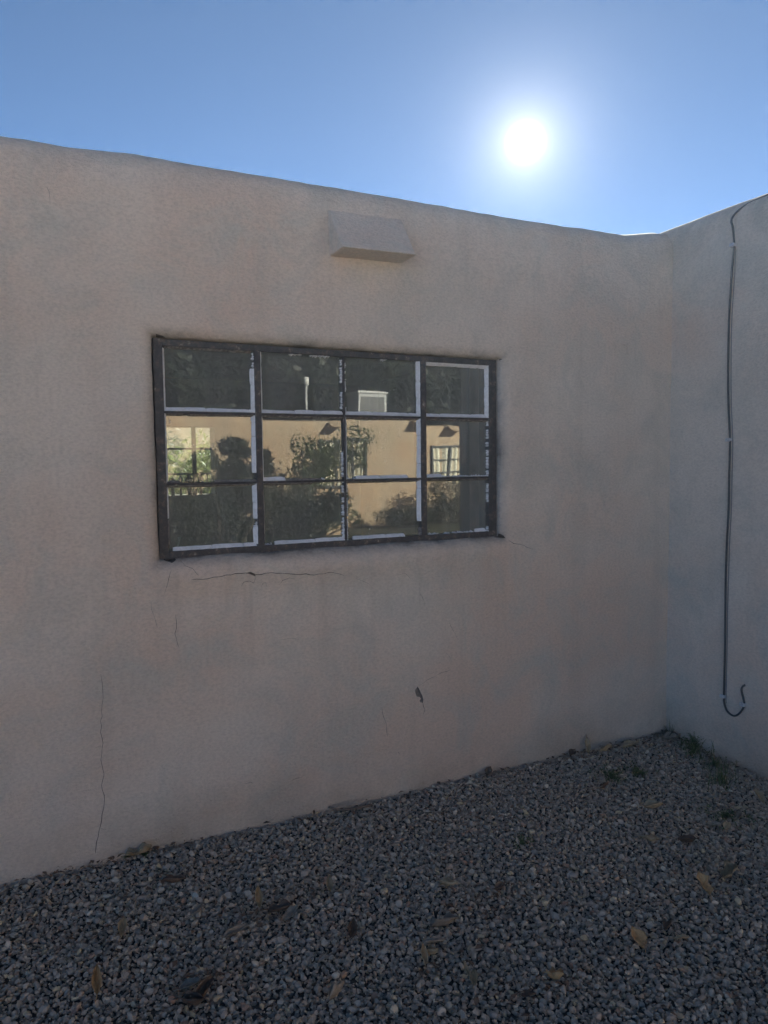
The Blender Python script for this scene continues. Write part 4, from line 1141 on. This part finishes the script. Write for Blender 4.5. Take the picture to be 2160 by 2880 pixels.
# low hedge and shrubs before its front
def shrub(pxa, pxb, pya, pyb, Y, label, matk, n, leaf, seed, cat='shrub', group='shrubs before the opposite house'):
    a, b = mir(pxa, pya, Y), mir(pxb, pyb, Y)
    R = random.Random(seed); cxx = (a.x + b.x) / 2; w = (b.x - a.x) / 2
    e = empty('shrub', (cxx, -Y, 0), label, cat, group)
    blobs = []; mb = MB()
    for _ in range(26):
        x = cxx + R.uniform(-0.85, 0.85) * w; z = R.uniform(0.08, 0.85) * a.z; s = R.uniform(0.22, 0.40) * min(w, a.z) * 1.1; z = min(z, a.z - s * 0.9)
        blobs.append(((x, -Y + R.uniform(-0.3, 0.3) * w, z), (s, s, s)))
        mb.tube([(cxx + R.uniform(-0.1, 0.1), -Y, 0), (x, -Y, z)], [0.025, 0.01], 5)
    mb.build('stem', M['bark'], e, True)
    foliage('foliage', blobs, n, leaf, M[matk], e, 0.3, seed)
shrub(790, 1010, 1195, 1400, LF - 1.6, 'big leafy shrub before the curtained middle window of the opposite house', 'leaf_mid', 5000, 0.13, 31)
shrub(640, 760, 1205, 1400, LF - 3.0, 'dark spiky shrub left of the big shrub', 'leaf_dark', 2600, 0.2, 32)
shrub(730, 975, 1352, 1520, LF - 5.0, 'low dark shrub in front of the big shrub', 'leaf_dark', 8000, 0.09, 33)
shrub(1060, 1200, 1440, 1500, LF - 0.8, 'low clipped hedge added to darken the foot of the opposite house', 'leaf_dark', 3500, 0.07, 34)  # added so the lower house front stays dark in the panes
shrub(1205, 1345, 1352, 1500, LF - 0.8, 'waist-high dark shrub below the right window of the opposite house', 'leaf_dark', 5000, 0.08, 35)
shrub(250, 570, 1205, 1500, LF - 2.4, 'tall dense dark shrub added at the left to dim the mirrored house front', 'leaf_dark', 9000, 0.12, 36)  # added to block the bright house front from the left panes
shrub(520, 690, 1250, 1500, LF - 3.4, 'dense dark shrub between the tall one and the spiky one', 'leaf_dark', 6500, 0.12, 37)
shrub(420, 800, 1345, 1520, LF - 6.0, 'low wide dark shrub nearest to the viewer in the mirrored yard', 'leaf_dark', 9000, 0.08, 38)
for k, (x, y, h, r, mk, lb) in enumerate((
    (-4.0, -18.7, 5.5, 2.8, 'leaf_dark', 'dark tree at the left end of the row behind the opposite house'),
    (-0.4, -18.2, 5.6, 2.8, 'leaf_dark', 'tall dark tree behind the flue of the opposite house'),
    (3.3, -18.6, 5.6, 2.8, 'leaf_dark', 'round dark tree behind the cooler of the opposite house'),
    (7.0, -18.1, 5.6, 2.8, 'leaf_dark', 'broad dark tree right of the cooler of the opposite house'),
    (10.8, -18.6, 5.5, 2.8, 'leaf_dark', 'dark tree behind the right half of the opposite house'),
    (14.6, -18.3, 5.5, 2.8, 'leaf_dark', 'dark tree at the right end of the row behind the opposite house'))):
    tree(x, y, h, r, lb, mk, 15000, 0.30, 40 + k, low=0.30, nb=30)

# ------------------------------------------------------------------ rear garden (seen through both windows)
RB = empty('garden_wall', (0, 9.5, 0), 'sunlit tan garden wall seen through the rear window', 'wall')
a = on_wall(470, 1214, 9.2); b = on_wall(545, 1300, 10.5)
gw = sweep_wall('wall_face', on_wall(440, 1300, 6.0).x - 1.2, 5.6, on_wall(560, 1300, 13.5).x + 1.2, 13.5, 2.35, 2.9, 0.25, -1, M['stucco_far'], RB, 0.3)
def garden_shrub(c, s, label, n, leaf, seed):
    e = empty('shrub', (c[0], c[1], 0), label, 'shrub', 'shrubs in the rear garden')
    R = random.Random(seed); blobs = []; mb = MB()
    for _ in range(16):
        q = (c[0] + R.uniform(-0.6, 0.6) * s[0], c[1] + R.uniform(-0.6, 0.6) * s[1], R.uniform(0.2, 0.9) * s[2])
        r = R.uniform(0.2, 0.34) * s[2] * 0.8; blobs.append((q, (r, r, r)))
        mb.tube([(c[0], c[1], 0), q], [0.025, 0.008], 5)
    mb.build('stem', M['bark'], e, True)
    foliage('foliage', blobs, n, leaf, M['leaf_bright'], e, 0.26, seed)
c1_ = on_wall(560, 1300, 5.4); garden_shrub((c1_.x + 0.1, 5.4), (0.75, 0.5, 2.15), 'bright narrow-leaved shrub right outside the rear window', 8000, 0.085, 61)
c2_ = on_wall(480, 1300, 6.0); garden_shrub((c2_.x, 6.0), (0.8, 0.5, 1.80), 'lower bright shrub left of the narrow-leaved one outside the rear window', 7000, 0.08, 62)
tree(-1.5, 19, 5.2, 3.0, 'green tree beyond the garden wall seen through the rear window', 'leaf_mid', 7000, 0.2, 71, 'trees beyond the rear garden', low=0.1)
tree(3.5, 21, 5.0, 3.0, 'green tree right of the first beyond the rear garden', 'leaf_mid', 7000, 0.2, 72, 'trees beyond the rear garden', low=0.1)
tree(-6.0, 21, 5.1, 3.0, 'green tree left of the first beyond the rear garden', 'leaf_mid', 7000, 0.2, 73, 'trees beyond the rear garden', low=0.1)

# ------------------------------------------------------------------ thin volume added as a veil of sun glare
HAZE = 0.0020
hz = NT('glare_haze'); hz.n.remove(hz.b)
pv = hz.n.new('ShaderNodeVolumePrincipled')
pv.inputs['Color'].default_value = (0.62, 0.80, 1.0, 1)
pv.inputs['Density'].default_value = HAZE
pv.inputs['Anisotropy'].default_value = 0.4
hz.l.new(pv.outputs[0], hz.out.inputs['Volume'])
if HAZE > 0:
    hb = MB().box((-30, -30, -1.4), (30, 30, 6.1)).build('glare_haze', hz.m)
    tag(hb, 'thin added volume standing in for the veil of sun glare', 'glare_haze', kind='stuff')
